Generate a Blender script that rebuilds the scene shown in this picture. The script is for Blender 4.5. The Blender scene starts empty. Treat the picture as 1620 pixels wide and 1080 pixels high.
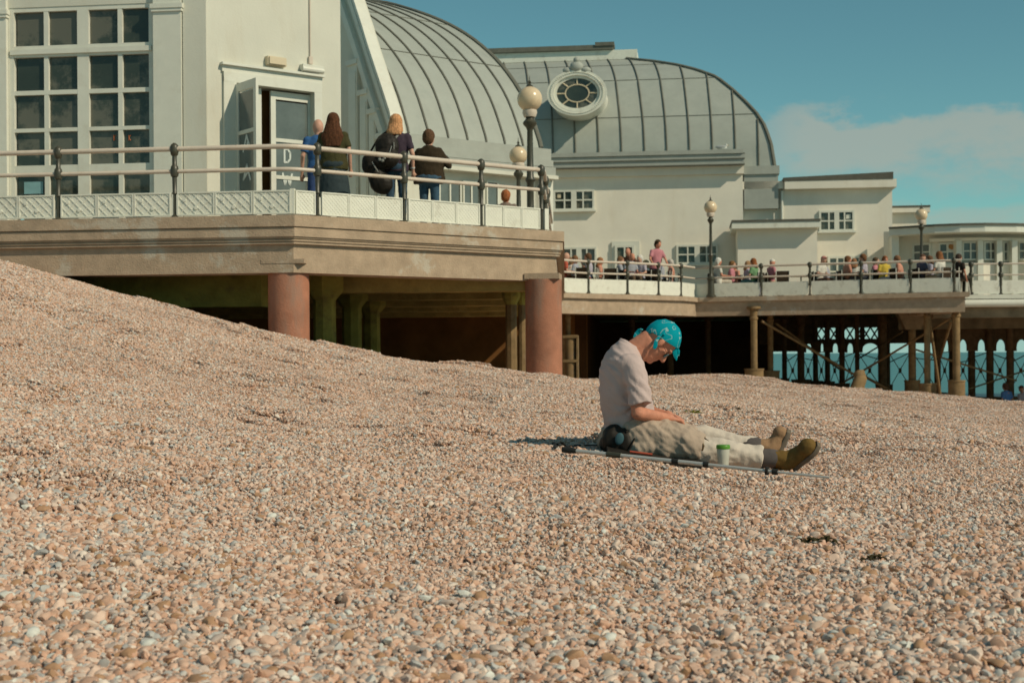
import bpy, bmesh, math, random
import numpy as np
from mathutils import Vector as V, Matrix, Quaternion, noise

random.seed(7)
rng = np.random.default_rng(7)
R = math.radians
sc = bpy.context.scene
col = sc.collection

# ------------------------------------------------------------------ camera, sky, sun, exposure
F = 2250.0                     # focal length in pixels of the 1620 px wide photograph
HOR = 561.8                    # horizon row at the centre column
ROLL = R(0.4)
cr, sr = math.cos(ROLL), math.sin(ROLL)
cam_d = bpy.data.cameras.new('camera')
cam = bpy.data.objects.new('camera', cam_d)
col.objects.link(cam)
cam_d.sensor_width = 36.0
cam_d.lens = 36.0 * F / 1620.0
cam_d.shift_y = (HOR - 540.0) / 1620.0
cam_d.clip_start = 0.1
cam_d.clip_end = 20000
cam.matrix_world = Matrix(((cr, sr, 0, 0), (0, 0, -1, 0), (-sr, cr, 0, 0), (0, 0, 0, 1)))
cam_d.dof.use_dof = True
cam_d.dof.focus_distance = 8.6
cam_d.dof.aperture_fstop = 5.6
sc.camera = cam

SUN_AZ, SUN_EL = R(56), R(38)   # azimuth from the direction towards the camera (-Y) round to +X
S = V((math.sin(SUN_AZ) * math.cos(SUN_EL), -math.cos(SUN_AZ) * math.cos(SUN_EL), math.sin(SUN_EL)))
sun_d = bpy.data.lights.new('sun', 'SUN')
sun_d.energy = 2.0
sun_d.angle = R(0.53)
sun_d.color = (1.0, 0.88, 0.66)
sun = bpy.data.objects.new('sun', sun_d)
col.objects.link(sun)
sun.rotation_euler = S.to_track_quat('Z', 'Y').to_euler()
sun.location = (20, -20, 30)

world = bpy.data.worlds.new('World')
sc.world = world
world.use_nodes = True
wn, wl = world.node_tree.nodes, world.node_tree.links
wn.clear()
w_out = wn.new('ShaderNodeOutputWorld')
w_bg = wn.new('ShaderNodeBackground')
sky = wn.new('ShaderNodeTexSky')
sky.sky_type = 'NISHITA'
sky.sun_disc = False
sky.sun_elevation = SUN_EL
sky.sun_rotation = math.atan2(S.x, S.y)
sky.altitude = 0
sky.air_density = 0.8
sky.dust_density = 0.0
sky.ozone_density = 3.0
SKY_STRENGTH = 0.15
SKY_TINT = (0.275, 0.40, 0.28, 1)
w_bg.inputs['Strength'].default_value = SKY_STRENGTH
tint = wn.new('ShaderNodeMix'); tint.data_type = 'RGBA'; tint.blend_type = 'MULTIPLY'
tint.inputs[0].default_value = 1.0
tint.inputs[7].default_value = SKY_TINT
wl.new(sky.outputs[0], tint.inputs[6])
# a bank of cloud low in the sky over the sea
tc = wn.new('ShaderNodeTexCoord')
sep = wn.new('ShaderNodeSeparateXYZ'); wl.new(tc.outputs['Generated'], sep.inputs[0])
def wmath(op, a, b=None, c=None):
    n = wn.new('ShaderNodeMath'); n.operation = op
    for i, x in enumerate((a, b, c)):
        if x is None: continue
        if isinstance(x, (int, float)): n.inputs[i].default_value = x
        else: wl.new(x, n.inputs[i])
    return n.outputs[0]
def wramp(x, a, b):
    n = wn.new('ShaderNodeMapRange'); n.interpolation_type = 'SMOOTHSTEP'
    wl.new(x, n.inputs[0]); n.inputs[1].default_value = a; n.inputs[2].default_value = b
    return n.outputs[0]
mp_ = wn.new('ShaderNodeMapping'); wl.new(tc.outputs['Generated'], mp_.inputs[0])
mp_.inputs['Scale'].default_value = (1.0, 1.0, 2.0)
mp_.inputs['Location'].default_value = (0.37, 0.1, 0.0)
nz = wn.new('ShaderNodeTexNoise'); wl.new(mp_.outputs[0], nz.inputs[0])
nz.inputs['Scale'].default_value = 9.0; nz.inputs['Detail'].default_value = 9.0; nz.inputs['Roughness'].default_value = 0.6
nz2 = wn.new('ShaderNodeTexNoise'); wl.new(mp_.outputs[0], nz2.inputs[0])
nz2.inputs['Scale'].default_value = 3.0; nz2.inputs['Detail'].default_value = 3.0
az = wmath('DIVIDE', sep.outputs[0], wmath('MAXIMUM', wmath('ABSOLUTE', sep.outputs[1]), 0.05))
zz = wmath('ADD', sep.outputs[2], wmath('MULTIPLY', wmath('SUBTRACT', nz.outputs[0], 0.5), 0.10))
zz = wmath('ADD', zz, wmath('MULTIPLY', az, 0.03))
band = wmath('MULTIPLY', wramp(zz, 0.115, 0.145), wmath('SUBTRACT', 1.0, wramp(zz, 0.168, 0.180)))
low = wmath('MULTIPLY', wramp(zz, 0.06, 0.09), wmath('SUBTRACT', 1.0, wramp(zz, 0.10, 0.112)))
mask = wmath('ADD', wmath('MULTIPLY', band, 0.72), wmath('MULTIPLY', low, 0.55))
mask = wmath('MULTIPLY', mask, wramp(nz.outputs[0], 0.30, 0.55))
mask = wmath('MULTIPLY', mask, wramp(az, 0.15, 0.21))
# paler, bluer air right down at the horizon, the same all round
hz = wn.new('ShaderNodeMix'); hz.data_type = 'RGBA'
wl.new(wmath('MULTIPLY', wmath('SUBTRACT', 1.0, wramp(sep.outputs[2], 0.0, 0.10)), 0.75), hz.inputs[0]); wl.new(tint.outputs[2], hz.inputs[6])
hz.inputs[7].default_value = (1.05, 1.8, 1.9, 1)
cl = wn.new('ShaderNodeMix'); cl.data_type = 'RGBA'
wl.new(mask, cl.inputs[0]); wl.new(hz.outputs[2], cl.inputs[6])
CLOUD = (1.55, 1.65, 1.42, 1)
cl.inputs[7].default_value = CLOUD
wl.new(cl.outputs[2], w_bg.inputs['Color'])
wl.new(w_bg.outputs[0], w_out.inputs[0])

sc.view_settings.view_transform = 'Standard'
sc.view_settings.look = 'None'
sc.view_settings.gamma = 1.0
sc.view_settings.use_curve_mapping = False
sc.view_settings.exposure = 0.72
sc.render.engine = 'CYCLES'
sc.cycles.use_denoising = True
sc.cycles.max_bounces = 6
sc.cycles.diffuse_bounces = 4
sc.cycles.glossy_bounces = 3
sc.cycles.transmission_bounces = 4

# ------------------------------------------------------------------ helpers
def ray(px, py):
    dx, dz = (px - 810.0) / F, (HOR - py) / F
    return V((dx * cr + dz * sr, 1.0, dz * cr - dx * sr))
def pt(px, py, D):
    return ray(px, py) * D
def at_z(px, z, D):             # the point straight over/under the ray column px at depth D and height z
    p = pt(px, HOR, D)
    return V((p.x, p.y, z))

class Face:
    """An upright plane: u runs to the right along it, o out of it towards the viewer's side, z up."""
    def __init__(s, P, az):
        s.P = V((P[0], P[1], 0)); a = R(az)
        s.d = V((math.cos(a), math.sin(a), 0)); s.n = V((math.sin(a), -math.cos(a), 0))
    def w(s, u, o, z):
        q = s.P + s.d * u + s.n * o
        return V((q.x, q.y, z))
    def uz(s, px, py, o=0.0):
        r = ray(px, py)
        t = (s.P + s.n * o).dot(s.n) / r.dot(s.n)
        q = r * t
        return (q - s.P).dot(s.d), q.z
    def u(s, px, py=400, o=0.0): return s.uz(px, py, o)[0]
    def z(s, px, py, o=0.0): return s.uz(px, py, o)[1]
    def off(s, u=0, o=0):
        f = Face.__new__(Face); f.P = s.P + s.d * u + s.n * o; f.d = s.d; f.n = s.n
        return f

BASE = {}
class MB:
    def __init__(s): s.v, s.f, s.m, s.a = [], [], [], []
    def add(s, vs, fs, m=0):
        k = len(s.v)
        s.v.extend([tuple(p) for p in vs])
        for f in fs: s.f.append(tuple(i + k for i in f)); s.m.append(m)
        return s
    def hexa(s, p, m=0):        # 8 corners: bottom ring 0-3, top ring 4-7
        return s.add(p, [(0, 3, 2, 1), (4, 5, 6, 7), (0, 1, 5, 4), (1, 2, 6, 5), (2, 3, 7, 6), (3, 0, 4, 7)], m)
    def fbox(s, fc, u0, u1, o0, o1, z0, z1, m=0):
        return s.hexa([fc.w(u0, o1, z0), fc.w(u1, o1, z0), fc.w(u1, o0, z0), fc.w(u0, o0, z0),
                       fc.w(u0, o1, z1), fc.w(u1, o1, z1), fc.w(u1, o0, z1), fc.w(u0, o0, z1)], m)
    def box(s, c, h, M=None, m=0):
        c = V(c); M = M or Matrix.Identity(3)
        sg = [(-1, -1, -1), (1, -1, -1), (1, 1, -1), (-1, 1, -1), (-1, -1, 1), (1, -1, 1), (1, 1, 1), (-1, 1, 1)]
        return s.hexa([c + M @ V((a * h[0], b * h[1], d * h[2])) for a, b, d in sg], m)
    def tube(s, pts, r, seg=8, m=0, caps=True, flat=1.0):
        pts = [V(p) for p in pts]; n = len(pts)
        rs = r if isinstance(r, (list, tuple)) else [r] * n
        vs, fs, prev = [], [], None
        for i, p in enumerate(pts):
            t = (pts[min(i + 1, n - 1)] - pts[max(i - 1, 0)])
            if t.length < 1e-9: t = V((0, 0, 1))
            t.normalize()
            if prev is None:
                a = V((0, 0, 1)) if abs(t.z) < 0.9 else V((0, 1, 0))
                x = a.cross(t).normalized()
            else:
                x = (prev - t * prev.dot(t)).normalized()
            prev = x; y = t.cross(x)
            for k in range(seg):
                an = 2 * math.pi * k / seg
                vs.append(p + (x * math.cos(an) + y * math.sin(an) * flat) * rs[i])
        for i in range(n - 1):
            for k in range(seg):
                a, b = i * seg + k, i * seg + (k + 1) % seg
                fs.append((a, b, b + seg, a + seg))
        if caps:
            fs.append(tuple(range(seg - 1, -1, -1))); fs.append(tuple(range((n - 1) * seg, n * seg)))
        return s.add(vs, fs, m)
    def lathe(s, c, prof, seg=16, m=0):
        c = V(c); vs, fs = [], []
        n = len(prof)
        for r, z in prof:
            for k in range(seg):
                an = 2 * math.pi * k / seg
                vs.append(c + V((r * math.cos(an), r * math.sin(an), z)))
        for i in range(n - 1):
            for k in range(seg):
                a, b = i * seg + k, i * seg + (k + 1) % seg
                fs.append((a, b, b + seg, a + seg))
        fs.append(tuple(range(seg - 1, -1, -1))); fs.append(tuple(range((n - 1) * seg, n * seg)))
        return s.add(vs, fs, m)
    def ell(s, c, r, M=None, seg=14, rings=9, m=0):
        c = V(c); M = M or Matrix.Identity(3)
        if isinstance(r, (int, float)): r = (r, r, r)
        vs, fs = [c + M @ V((0, 0, -r[2]))], []
        for i in range(1, rings):
            ph = -math.pi / 2 + math.pi * i / rings
            for k in range(seg):
                an = 2 * math.pi * k / seg
                vs.append(c + M @ V((r[0] * math.cos(ph) * math.cos(an), r[1] * math.cos(ph) * math.sin(an), r[2] * math.sin(ph))))
        vs.append(c + M @ V((0, 0, r[2])))
        for k in range(seg):
            fs.append((0, 1 + (k + 1) % seg, 1 + k))
            b = 1 + (rings - 2) * seg
            fs.append((len(vs) - 1, b + k, b + (k + 1) % seg))
        for i in range(rings - 2):
            for k in range(seg):
                a, b = 1 + i * seg + k, 1 + i * seg + (k + 1) % seg
                fs.append((a, b, b + seg, a + seg))
        return s.add(vs, fs, m)
    def cap(s, p0, p1, r0, r1=None, seg=12, m=0):  # tapered capsule
        p0, p1 = V(p0), V(p1); r1 = r0 if r1 is None else r1
        t = (p1 - p0).normalized()
        P, Rr = [], []
        for k in range(4):
            a = math.pi / 2 * (1 - k / 3.0); P.append(p0 - t * r0 * math.sin(a)); Rr.append(max(r0 * math.cos(a), 1e-4))
        for k in range(4):
            a = math.pi / 2 * k / 3.0; P.append(p1 + t * r1 * math.sin(a)); Rr.append(max(r1 * math.cos(a), 1e-4))
        return s.tube(P, Rr, seg, m)
    def loft(s, rings, m=0):     # rings: lists of points, closed, capped
        n = len(rings[0]); vs = [p for r in rings for p in r]; fs = []
        for i in range(len(rings) - 1):
            for k in range(n):
                a, b = i * n + k, i * n + (k + 1) % n
                fs.append((a, b, b + n, a + n))
        fs.append(tuple(range(n - 1, -1, -1))); fs.append(tuple(range((len(rings) - 1) * n, len(rings) * n)))
        return s.add(vs, fs, m)
    def sweep(s, line, prof, m=0):   # closed profile of (out, z) along a plan polyline, mitred
        line = [V((p[0], p[1], 0)) for p in line]; n = len(line); k = len(prof)
        vs, fs = [], []
        for i, p in enumerate(line):
            ds = []
            if i > 0: ds.append((line[i] - line[i - 1]).normalized())
            if i < n - 1: ds.append((line[i + 1] - line[i]).normalized())
            ns = [V((d.y, -d.x, 0)) for d in ds]
            b = ns[0] if len(ns) == 1 else (ns[0] + ns[1]).normalized()
            sc_ = 1.0 / max(0.3, b.dot(ns[0]))
            for o, z in prof:
                q = p + b * (o * sc_); vs.append(V((q.x, q.y, z)))
        for i in range(n - 1):
            for j in range(k):
                a, b2 = i * k + j, i * k + (j + 1) % k
                fs.append((a, a + k, b2 + k, b2))
        fs.append(tuple(range(k))); fs.append(tuple(range((n - 1) * k, n * k))[::-1])
        return s.add(vs, fs, m)
    def prism(s, poly, z0, z1, m=0):
        n = len(poly)
        vs = [V((p[0], p[1], z0)) for p in poly] + [V((p[0], p[1], z1)) for p in poly]
        fs = [tuple(range(n - 1, -1, -1)), tuple(range(n, 2 * n))] + [(i, (i + 1) % n, n + (i + 1) % n, n + i) for i in range(n)]
        return s.add(vs, fs, m)
    def fprism(s, fc, poly, o0, o1, m=0):   # polygon in (u, z) of a face, thickness o0..o1
        n = len(poly)
        vs = [fc.w(u, o0, z) for u, z in poly] + [fc.w(u, o1, z) for u, z in poly]
        fs = [tuple(range(n)), tuple(range(2 * n - 1, n - 1, -1))] + [(i, n + i, n + (i + 1) % n, (i + 1) % n) for i in range(n)]
        return s.add(vs, fs, m)
    def mesh(s, name, base=V((0, 0, 0)), smooth=None, fix=True):
        me = bpy.data.meshes.new(name)
        b = V(base)
        me.from_pydata([(x - b.x, y - b.y, z - b.z) for x, y, z in s.v], [], s.f)
        if any(s.m): me.polygons.foreach_set('material_index', s.m)
        if fix:
            bm = bmesh.new(); bm.from_mesh(me)
            bmesh.ops.recalc_face_normals(bm, faces=bm.faces)
            bm.to_mesh(me); bm.free()
        if smooth is not None:
            me.polygons.foreach_set('use_smooth', [True] * len(me.polygons))
            me.set_sharp_from_angle(angle=R(smooth))
        me.update()
        return me
    def build(s, name, mat, parent=None, smooth=None, base=None, label=None):
        if parent is not None: b = BASE[parent.name]
        else: b = V(base) if base is not None else V((0, 0, 0))
        me = s.mesh(name, b, smooth)
        for mm in (mat if isinstance(mat, (list, tuple)) else [mat]): me.materials.append(mm)
        return link(name, me, parent, b, label)
def link(name, me, parent=None, b=V((0, 0, 0)), label=None):
    o = bpy.data.objects.new(name, me); col.objects.link(o)
    if parent is not None: o.parent = parent
    else: o.location = b
    BASE[o.name] = V(b)
    if label: o['label'] = label
    return o
def thing(name, label, cat, base, group=None):
    o = bpy.data.objects.new(name, None); col.objects.link(o)
    o.location = V(base); BASE[o.name] = V(base); o.empty_display_size = 0.1
    return tag(o, label, cat, group)
def tag(o, label, cat, group=None):
    o['label'] = label; o['category'] = cat
    if group: o['group'] = group
    return o
def struct(o): o['kind'] = 'structure'; return o
def stuff(o): o['kind'] = 'stuff'; return o

def interp(xs, ys, x): return float(np.interp(x, xs, ys))

def remesh(mb, name, voxel, smooth=6, wrinkle=None):
    me = mb.mesh(name + '_raw')
    o = bpy.data.objects.new(name + '_raw', me); col.objects.link(o)
    md = o.modifiers.new('r', 'REMESH'); md.mode = 'VOXEL'; md.voxel_size = voxel; md.use_smooth_shade = True
    if smooth:
        sm = o.modifiers.new('s', 'SMOOTH'); sm.factor = 0.5; sm.iterations = smooth
    dg = bpy.context.evaluated_depsgraph_get()
    out = bpy.data.meshes.new_from_object(o.evaluated_get(dg), depsgraph=dg)
    bpy.data.objects.remove(o); bpy.data.meshes.remove(me)
    out.name = name
    if wrinkle:
        amp, fn = wrinkle
        n = len(out.vertices); co = np.empty(n * 3); no = np.empty(n * 3)
        out.vertices.foreach_get('co', co); out.vertices.foreach_get('normal', no)
        co = co.reshape(-1, 3); no = no.reshape(-1, 3)
        d = np.array([fn(V(p)) for p in co]) * amp
        out.vertices.foreach_set('co', (co + no * d[:, None]).ravel()); out.update()
    return out
def place(me, name, mat, parent, label=None):
    b = BASE[parent.name]
    me.transform(Matrix.Translation(-b))
    me.materials.clear(); me.materials.append(mat)
    return link(name, me, parent, b, label)

# ------------------------------------------------------------------ materials
MATS = {}
def mat(name, color, rough=0.7, spec=0.3, var=0.12, scale=6.0, bump=0.0, bscale=None, stain_or_reflection=None, metal=0.0, sstr=0.5, sscale=2.0, coords='Object', stretch=None, thr=(0.52, 0.68)):
    m = bpy.data.materials.new(name); m.use_nodes = True; MATS[name] = m
    nt = m.node_tree; N, L = nt.nodes, nt.links
    bs = N['Principled BSDF']
    bs.inputs['Roughness'].default_value = rough
    bs.inputs['Specular IOR Level'].default_value = spec
    bs.inputs['Metallic'].default_value = metal
    t = N.new('ShaderNodeTexCoord'); src = t.outputs[coords]
    if stretch:
        mpn = N.new('ShaderNodeMapping'); mpn.inputs['Scale'].default_value = stretch
        L.new(src, mpn.inputs[0]); src2 = mpn.outputs[0]
    else: src2 = src
    n1 = N.new('ShaderNodeTexNoise'); L.new(src, n1.inputs[0]); n1.inputs['Scale'].default_value = scale
    n1.inputs['Detail'].default_value = 6; n1.inputs['Roughness'].default_value = 0.65
    rp = N.new('ShaderNodeMapRange'); L.new(n1.outputs[0], rp.inputs[0])
    rp.inputs[1].default_value = 0.3; rp.inputs[2].default_value = 0.7
    rp.inputs[3].default_value = 1 - var; rp.inputs[4].default_value = 1 + var
    mx = N.new('ShaderNodeMix'); mx.data_type = 'RGBA'; mx.blend_type = 'MULTIPLY'; mx.inputs[0].default_value = 1
    mx.inputs[6].default_value = (*color, 1); L.new(rp.outputs[0], mx.inputs[7])
    out = mx.outputs[2]
    if stain_or_reflection:
        n2 = N.new('ShaderNodeTexNoise'); L.new(src2, n2.inputs[0]); n2.inputs['Scale'].default_value = sscale
        n2.inputs['Detail'].default_value = 8; n2.inputs['Roughness'].default_value = 0.7
        r2 = N.new('ShaderNodeMapRange'); r2.interpolation_type = 'SMOOTHSTEP'; L.new(n2.outputs[0], r2.inputs[0])
        r2.inputs[1].default_value = thr[0]; r2.inputs[2].default_value = thr[1]; r2.inputs[4].default_value = sstr
        m2 = N.new('ShaderNodeMix'); m2.data_type = 'RGBA'; L.new(r2.outputs[0], m2.inputs[0]); L.new(out, m2.inputs[6])
        m2.inputs[7].default_value = (*stain_or_reflection, 1); out = m2.outputs[2]
    L.new(out, bs.inputs['Base Color'])
    if bump:
        nb = N.new('ShaderNodeTexNoise'); L.new(src, nb.inputs[0]); nb.inputs['Scale'].default_value = bscale or scale * 4
        nb.inputs['Detail'].default_value = 5
        bp = N.new('ShaderNodeBump'); bp.inputs['Strength'].default_value = 1.0; bp.inputs['Distance'].default_value = bump
        L.new(nb.outputs[0], bp.inputs['Height']); L.new(bp.outputs[0], bs.inputs['Normal'])
    return m

WHITE = mat('white_render', (0.61, 0.60, 0.515), 0.75, 0.2, 0.05, 1.2, 0.002, 30, stain_or_reflection=(0.50, 0.45, 0.35), sstr=0.45, sscale=1.6, stretch=(1, 1, .22), thr=(.5, .75))
WHITE2 = mat('cream_render', (0.76, 0.71, 0.605), 0.75, 0.2, 0.05, 1.2, 0.002, 30, stain_or_reflection=(0.64, 0.56, 0.44), sstr=0.45, sscale=1.1, stretch=(1, 1, .22), thr=(.5, .75))
PAINT = mat('white_gloss_paint', (0.66, 0.655, 0.57), 0.45, 0.4, 0.05, 3, stain_or_reflection=(0.52, 0.47, 0.37), sstr=0.3, sscale=2.5)
PANELW = mat('white_cast_iron', (0.72, 0.715, 0.62), 0.55, 0.3, 0.06, 5, stain_or_reflection=(0.40, 0.36, 0.28), sstr=0.45, sscale=3)
RAILW = mat('cream_rail_paint', (0.60, 0.51, 0.42), 0.4, 0.4, 0.08, 4, stain_or_reflection=(0.45, 0.33, 0.22), sstr=0.4, sscale=6)
LEAD = mat('lead_sheet', (0.35, 0.37, 0.33), 0.6, 0.3, 0.07, 1.5, 0.004, 3, stain_or_reflection=(0.29, 0.32, 0.29), sstr=0.5, sscale=1.2, stretch=(1, 1, 0.35))
SEAM = mat('lead_seam', (0.14, 0.14, 0.115), 0.7, 0.2, 0.15, 3)
LEADTRIM = mat('lead_trim', (0.36, 0.375, 0.335), 0.6, 0.3, 0.1, 2)
CONC = mat('concrete', (0.41, 0.31, 0.22), 0.9, 0.1, 0.16, 5, 0.008, 40, stain_or_reflection=(0.50, 0.46, 0.38), sstr=0.7, sscale=1.3, thr=(0.55, 0.63))
CONCDK = mat('mossy_concrete', (0.34, 0.29, 0.075), 0.95, 0.1, 0.25, 3, 0.01, 25, stain_or_reflection=(0.17, 0.135, 0.06), sstr=0.7, sscale=2.2)
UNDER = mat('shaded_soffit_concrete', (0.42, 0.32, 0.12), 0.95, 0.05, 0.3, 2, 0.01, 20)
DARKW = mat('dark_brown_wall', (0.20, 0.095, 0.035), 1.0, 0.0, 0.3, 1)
REDCOL = mat('red_oxide_paint', (0.38, 0.165, 0.10), 0.7, 0.25, 0.22, 3, 0.006, 40, stain_or_reflection=(0.27, 0.185, 0.14), sstr=0.85, sscale=2.6, stretch=(1, 1, 0.25), thr=(.45, .7))
IRON = mat('dark_iron_paint', (0.055, 0.052, 0.034), 0.4, 0.5, 0.2, 8)
DARKW2 = mat('darkened_side_wall', (0.08, 0.04, 0.018), 1.0, 0.0, 0.3, 1)  # darker copy of the wall brown, toning down faces the daylight reaches
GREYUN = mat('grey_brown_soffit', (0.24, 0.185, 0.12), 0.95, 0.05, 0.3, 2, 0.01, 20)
RUST = mat('rusty_iron', (0.22, 0.145, 0.07), 0.85, 0.2, 0.3, 5, 0.004, 30, stain_or_reflection=(0.24, 0.16, 0.10), sstr=0.7, sscale=4)
RUSTDK = mat('shaded_rusty_iron', (0.20, 0.115, 0.06), 0.9, 0.1, 0.3, 5)  # darker copy of the rusty iron, shade put into the colour for silhouettes
GLASS = mat('window_glass', (0.04, 0.05, 0.038), 0.08, 0.5, 0.3, 0.8, stain_or_reflection=(0.13, 0.125, 0.095), sstr=0.9, sscale=0.75, thr=(.47, .56))  # paler blotches are cloud reflections painted into the panes
GLASSB = mat('grey_window_glass', (0.12, 0.14, 0.13), 0.15, 0.5, 0.25, 1.5)
DOORIN = mat('doorway_shade_brown', (0.12, 0.055, 0.015), 0.8, 0.1, 0.2, 2)
GLOBE = mat('globe_glass', (0.68, 0.53, 0.35), 0.25, 0.5, 0.12, 3)
ROOFDK = mat('dark_roof_felt', (0.12, 0.115, 0.095), 0.9, 0.1, 0.15, 3)
DECKM = mat('deck_paving', (0.5, 0.44, 0.35), 0.9, 0.1, 0.12, 3)
CREAMLAMP = mat('cream_plastic', (0.62, 0.52, 0.36), 0.5, 0.4, 0.03)
SKIN = mat('skin', (0.55, 0.235, 0.15), 0.55, 0.35, 0.12, 14)
SKINP = mat('pale_skin', (0.56, 0.31, 0.22), 0.55, 0.35, 0.08, 14)
def plain(name, c, rough=0.8, **k): return mat(name, c, rough, 0.25, k.pop('var', 0.12), k.pop('scale', 9), **k)
# ------------------------------------------------------------------ the beach: a height field through surveyed points
CP = []
for px, py, D in [(0, 415, 18.5), (100, 440, 18.7), (260, 487, 19), (430, 531, 19.6), (500, 546, 20), (620, 568, 20.5), (700, 581, 20.8),
                  (770, 588, 21), (830, 591, 21), (880, 602, 21.2), (900, 604, 21.5), (1000, 605, 22.5), (1100, 603, 24), (1170, 600, 26),
                  (1240, 608, 26), (1340, 619, 26), (1440, 625, 26), (1520, 630, 26), (1620, 641, 26.5), (1240, 622, 30), (1340, 635, 30), (1440, 640, 30), (1620, 662, 31), (1100, 612, 28), (1000, 614, 27),
                  (960, 719, 8.3), (1100, 731, 8.25), (1270, 742, 8.2), (0, 1080, 3.6), (810, 1080, 3.7), (1620, 1080, 3.7),
                  (810, 824, 6), (1620, 753, 8), (1620, 684, 16), (1100, 645, 14), (900, 655, 13), (1350, 665, 15), (300, 640, 11.5), (560, 640, 13)]:
    p = pt(px, py, D); CP.append((p.x, p.y, p.z))
CP += [(-9, 28, 0.9), (-3, 28, -0.45), (2, 28, -1.0), (2, 45, -1.5), (9, 40, -1.4), (16, 46, -1.75), (15, 62, -2.7), (0, 62, -2), (30, 60, -3.4),
       (45, 40, -3.0), (26, 31, -2.0), (-13, 60, 0.4), (0, -3, -1.15), (-8, 0, -0.4), (9, 0, -1.35), (18, 8, -1.6), (-20, 15, 1.9), (-40, 60, 1.4), (60, 80, -4.5), (-22, 0, 0.6), (40, 0, -3)]
CP = np.array(CP)
def tps_fit(P, lam=0.02):
    n = len(P); d = np.hypot(P[:, None, 0] - P[None, :, 0], P[:, None, 1] - P[None, :, 1])
    K = np.where(d > 0, d * d * np.log(d + 1e-12), 0) + lam * np.eye(n)
    Q = np.c_[np.ones(n), P[:, :2]]
    A = np.block([[K, Q], [Q.T, np.zeros((3, 3))]])
    return np.linalg.solve(A, np.r_[P[:, 2], np.zeros(3)])
TW = tps_fit(CP)
# shallow scoops and heaps trodden into the shingle
NB = 900
bx_ = rng.uniform(-14, 18, NB); by_ = rng.uniform(2.5, 34, NB); br_ = rng.uniform(0.12, 0.42, NB) * (1 + by_ / 25); ba_ = rng.normal(-0.005, 0.018, NB) * (1 + by_ / 22)
# footprints and scuffs: small sharper hollows with a pushed-up rim
NF = 420
fx_ = rng.uniform(-9, 11, NF); fy_ = rng.uniform(4.5, 27, NF); fr_ = rng.uniform(0.10, 0.20, NF) * (1 + fy_ / 40); fa_ = rng.uniform(0.015, 0.045, NF) * np.clip((fy_ - 3) / 7, .3, 1)
WK = [(rng.uniform(0, 6.28), rng.uniform(0.35, 1.3), rng.uniform(0, 6.28)) for _ in range(14)]
def terrain(x, y):
    x = np.atleast_1d(np.asarray(x, float)); y = np.atleast_1d(np.asarray(y, float))
    z = TW[-3] + TW[-2] * x + TW[-1] * y
    for i in range(len(CP)):
        d2 = (x - CP[i, 0]) ** 2 + (y - CP[i, 1]) ** 2
        z = z + TW[i] * 0.5 * d2 * np.log(d2 + 1e-12)
    for a, k, ph in WK:
        z = z + 0.0045 * np.sin(k * 3.2 * (x * np.cos(a) + y * np.sin(a)) + ph)
    near = (y > 0) & (y < 40) & (np.abs(x) < 22)
    if near.any():
        xs, ys = x[near], y[near]; add = np.zeros_like(xs)
        for i in range(NB):
            q = ((xs - bx_[i]) ** 2 + (ys - by_[i]) ** 2) / br_[i] ** 2
            w = q < 9
            if w.any(): add[w] += ba_[i] * np.exp(-q[w])
        for i in range(NF):
            q = ((xs - fx_[i]) ** 2 + ((ys - fy_[i]) * .8) ** 2) / fr_[i] ** 2
            w = q < 8
            if w.any(): add[w] += fa_[i] * (-np.exp(-q[w] * 1.6) + .55 * np.exp(-(np.sqrt(q[w]) - 1.35) ** 2 * 3.5))
        man = np.exp(-(((xs - 1.15) / 1.0) ** 2 + ((ys - 8.3) / 0.6) ** 2) ** 2)
        z[near] += add * (1 - man) - .018 * man
    return z
def tz(x, y): return float(terrain(x, y)[0])

gy = np.concatenate([np.arange(-6, 2, 1.0), np.arange(2, 14, 0.12), np.arange(14, 38, 0.2), np.arange(38, 90, 1.2)])
gx = np.concatenate([np.arange(-60, -14, 2.0), np.arange(-14, 18, 0.14), np.arange(18, 80, 2.0)])
GX, GY = np.meshgrid(gx, gy)
GZ = terrain(GX.ravel(), GY.ravel())
nx, ny = len(gx), len(gy)
beach_me = bpy.data.meshes.new('beach')
faces = [(j * nx + i, j * nx + i + 1, (j + 1) * nx + i + 1, (j + 1) * nx + i) for j in range(ny - 1) for i in range(nx - 1)]
beach_me.from_pydata(np.c_[GX.ravel(), GY.ravel(), GZ].tolist(), [], faces)
beach_me.polygons.foreach_set('use_smooth', [True] * len(faces))

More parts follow.
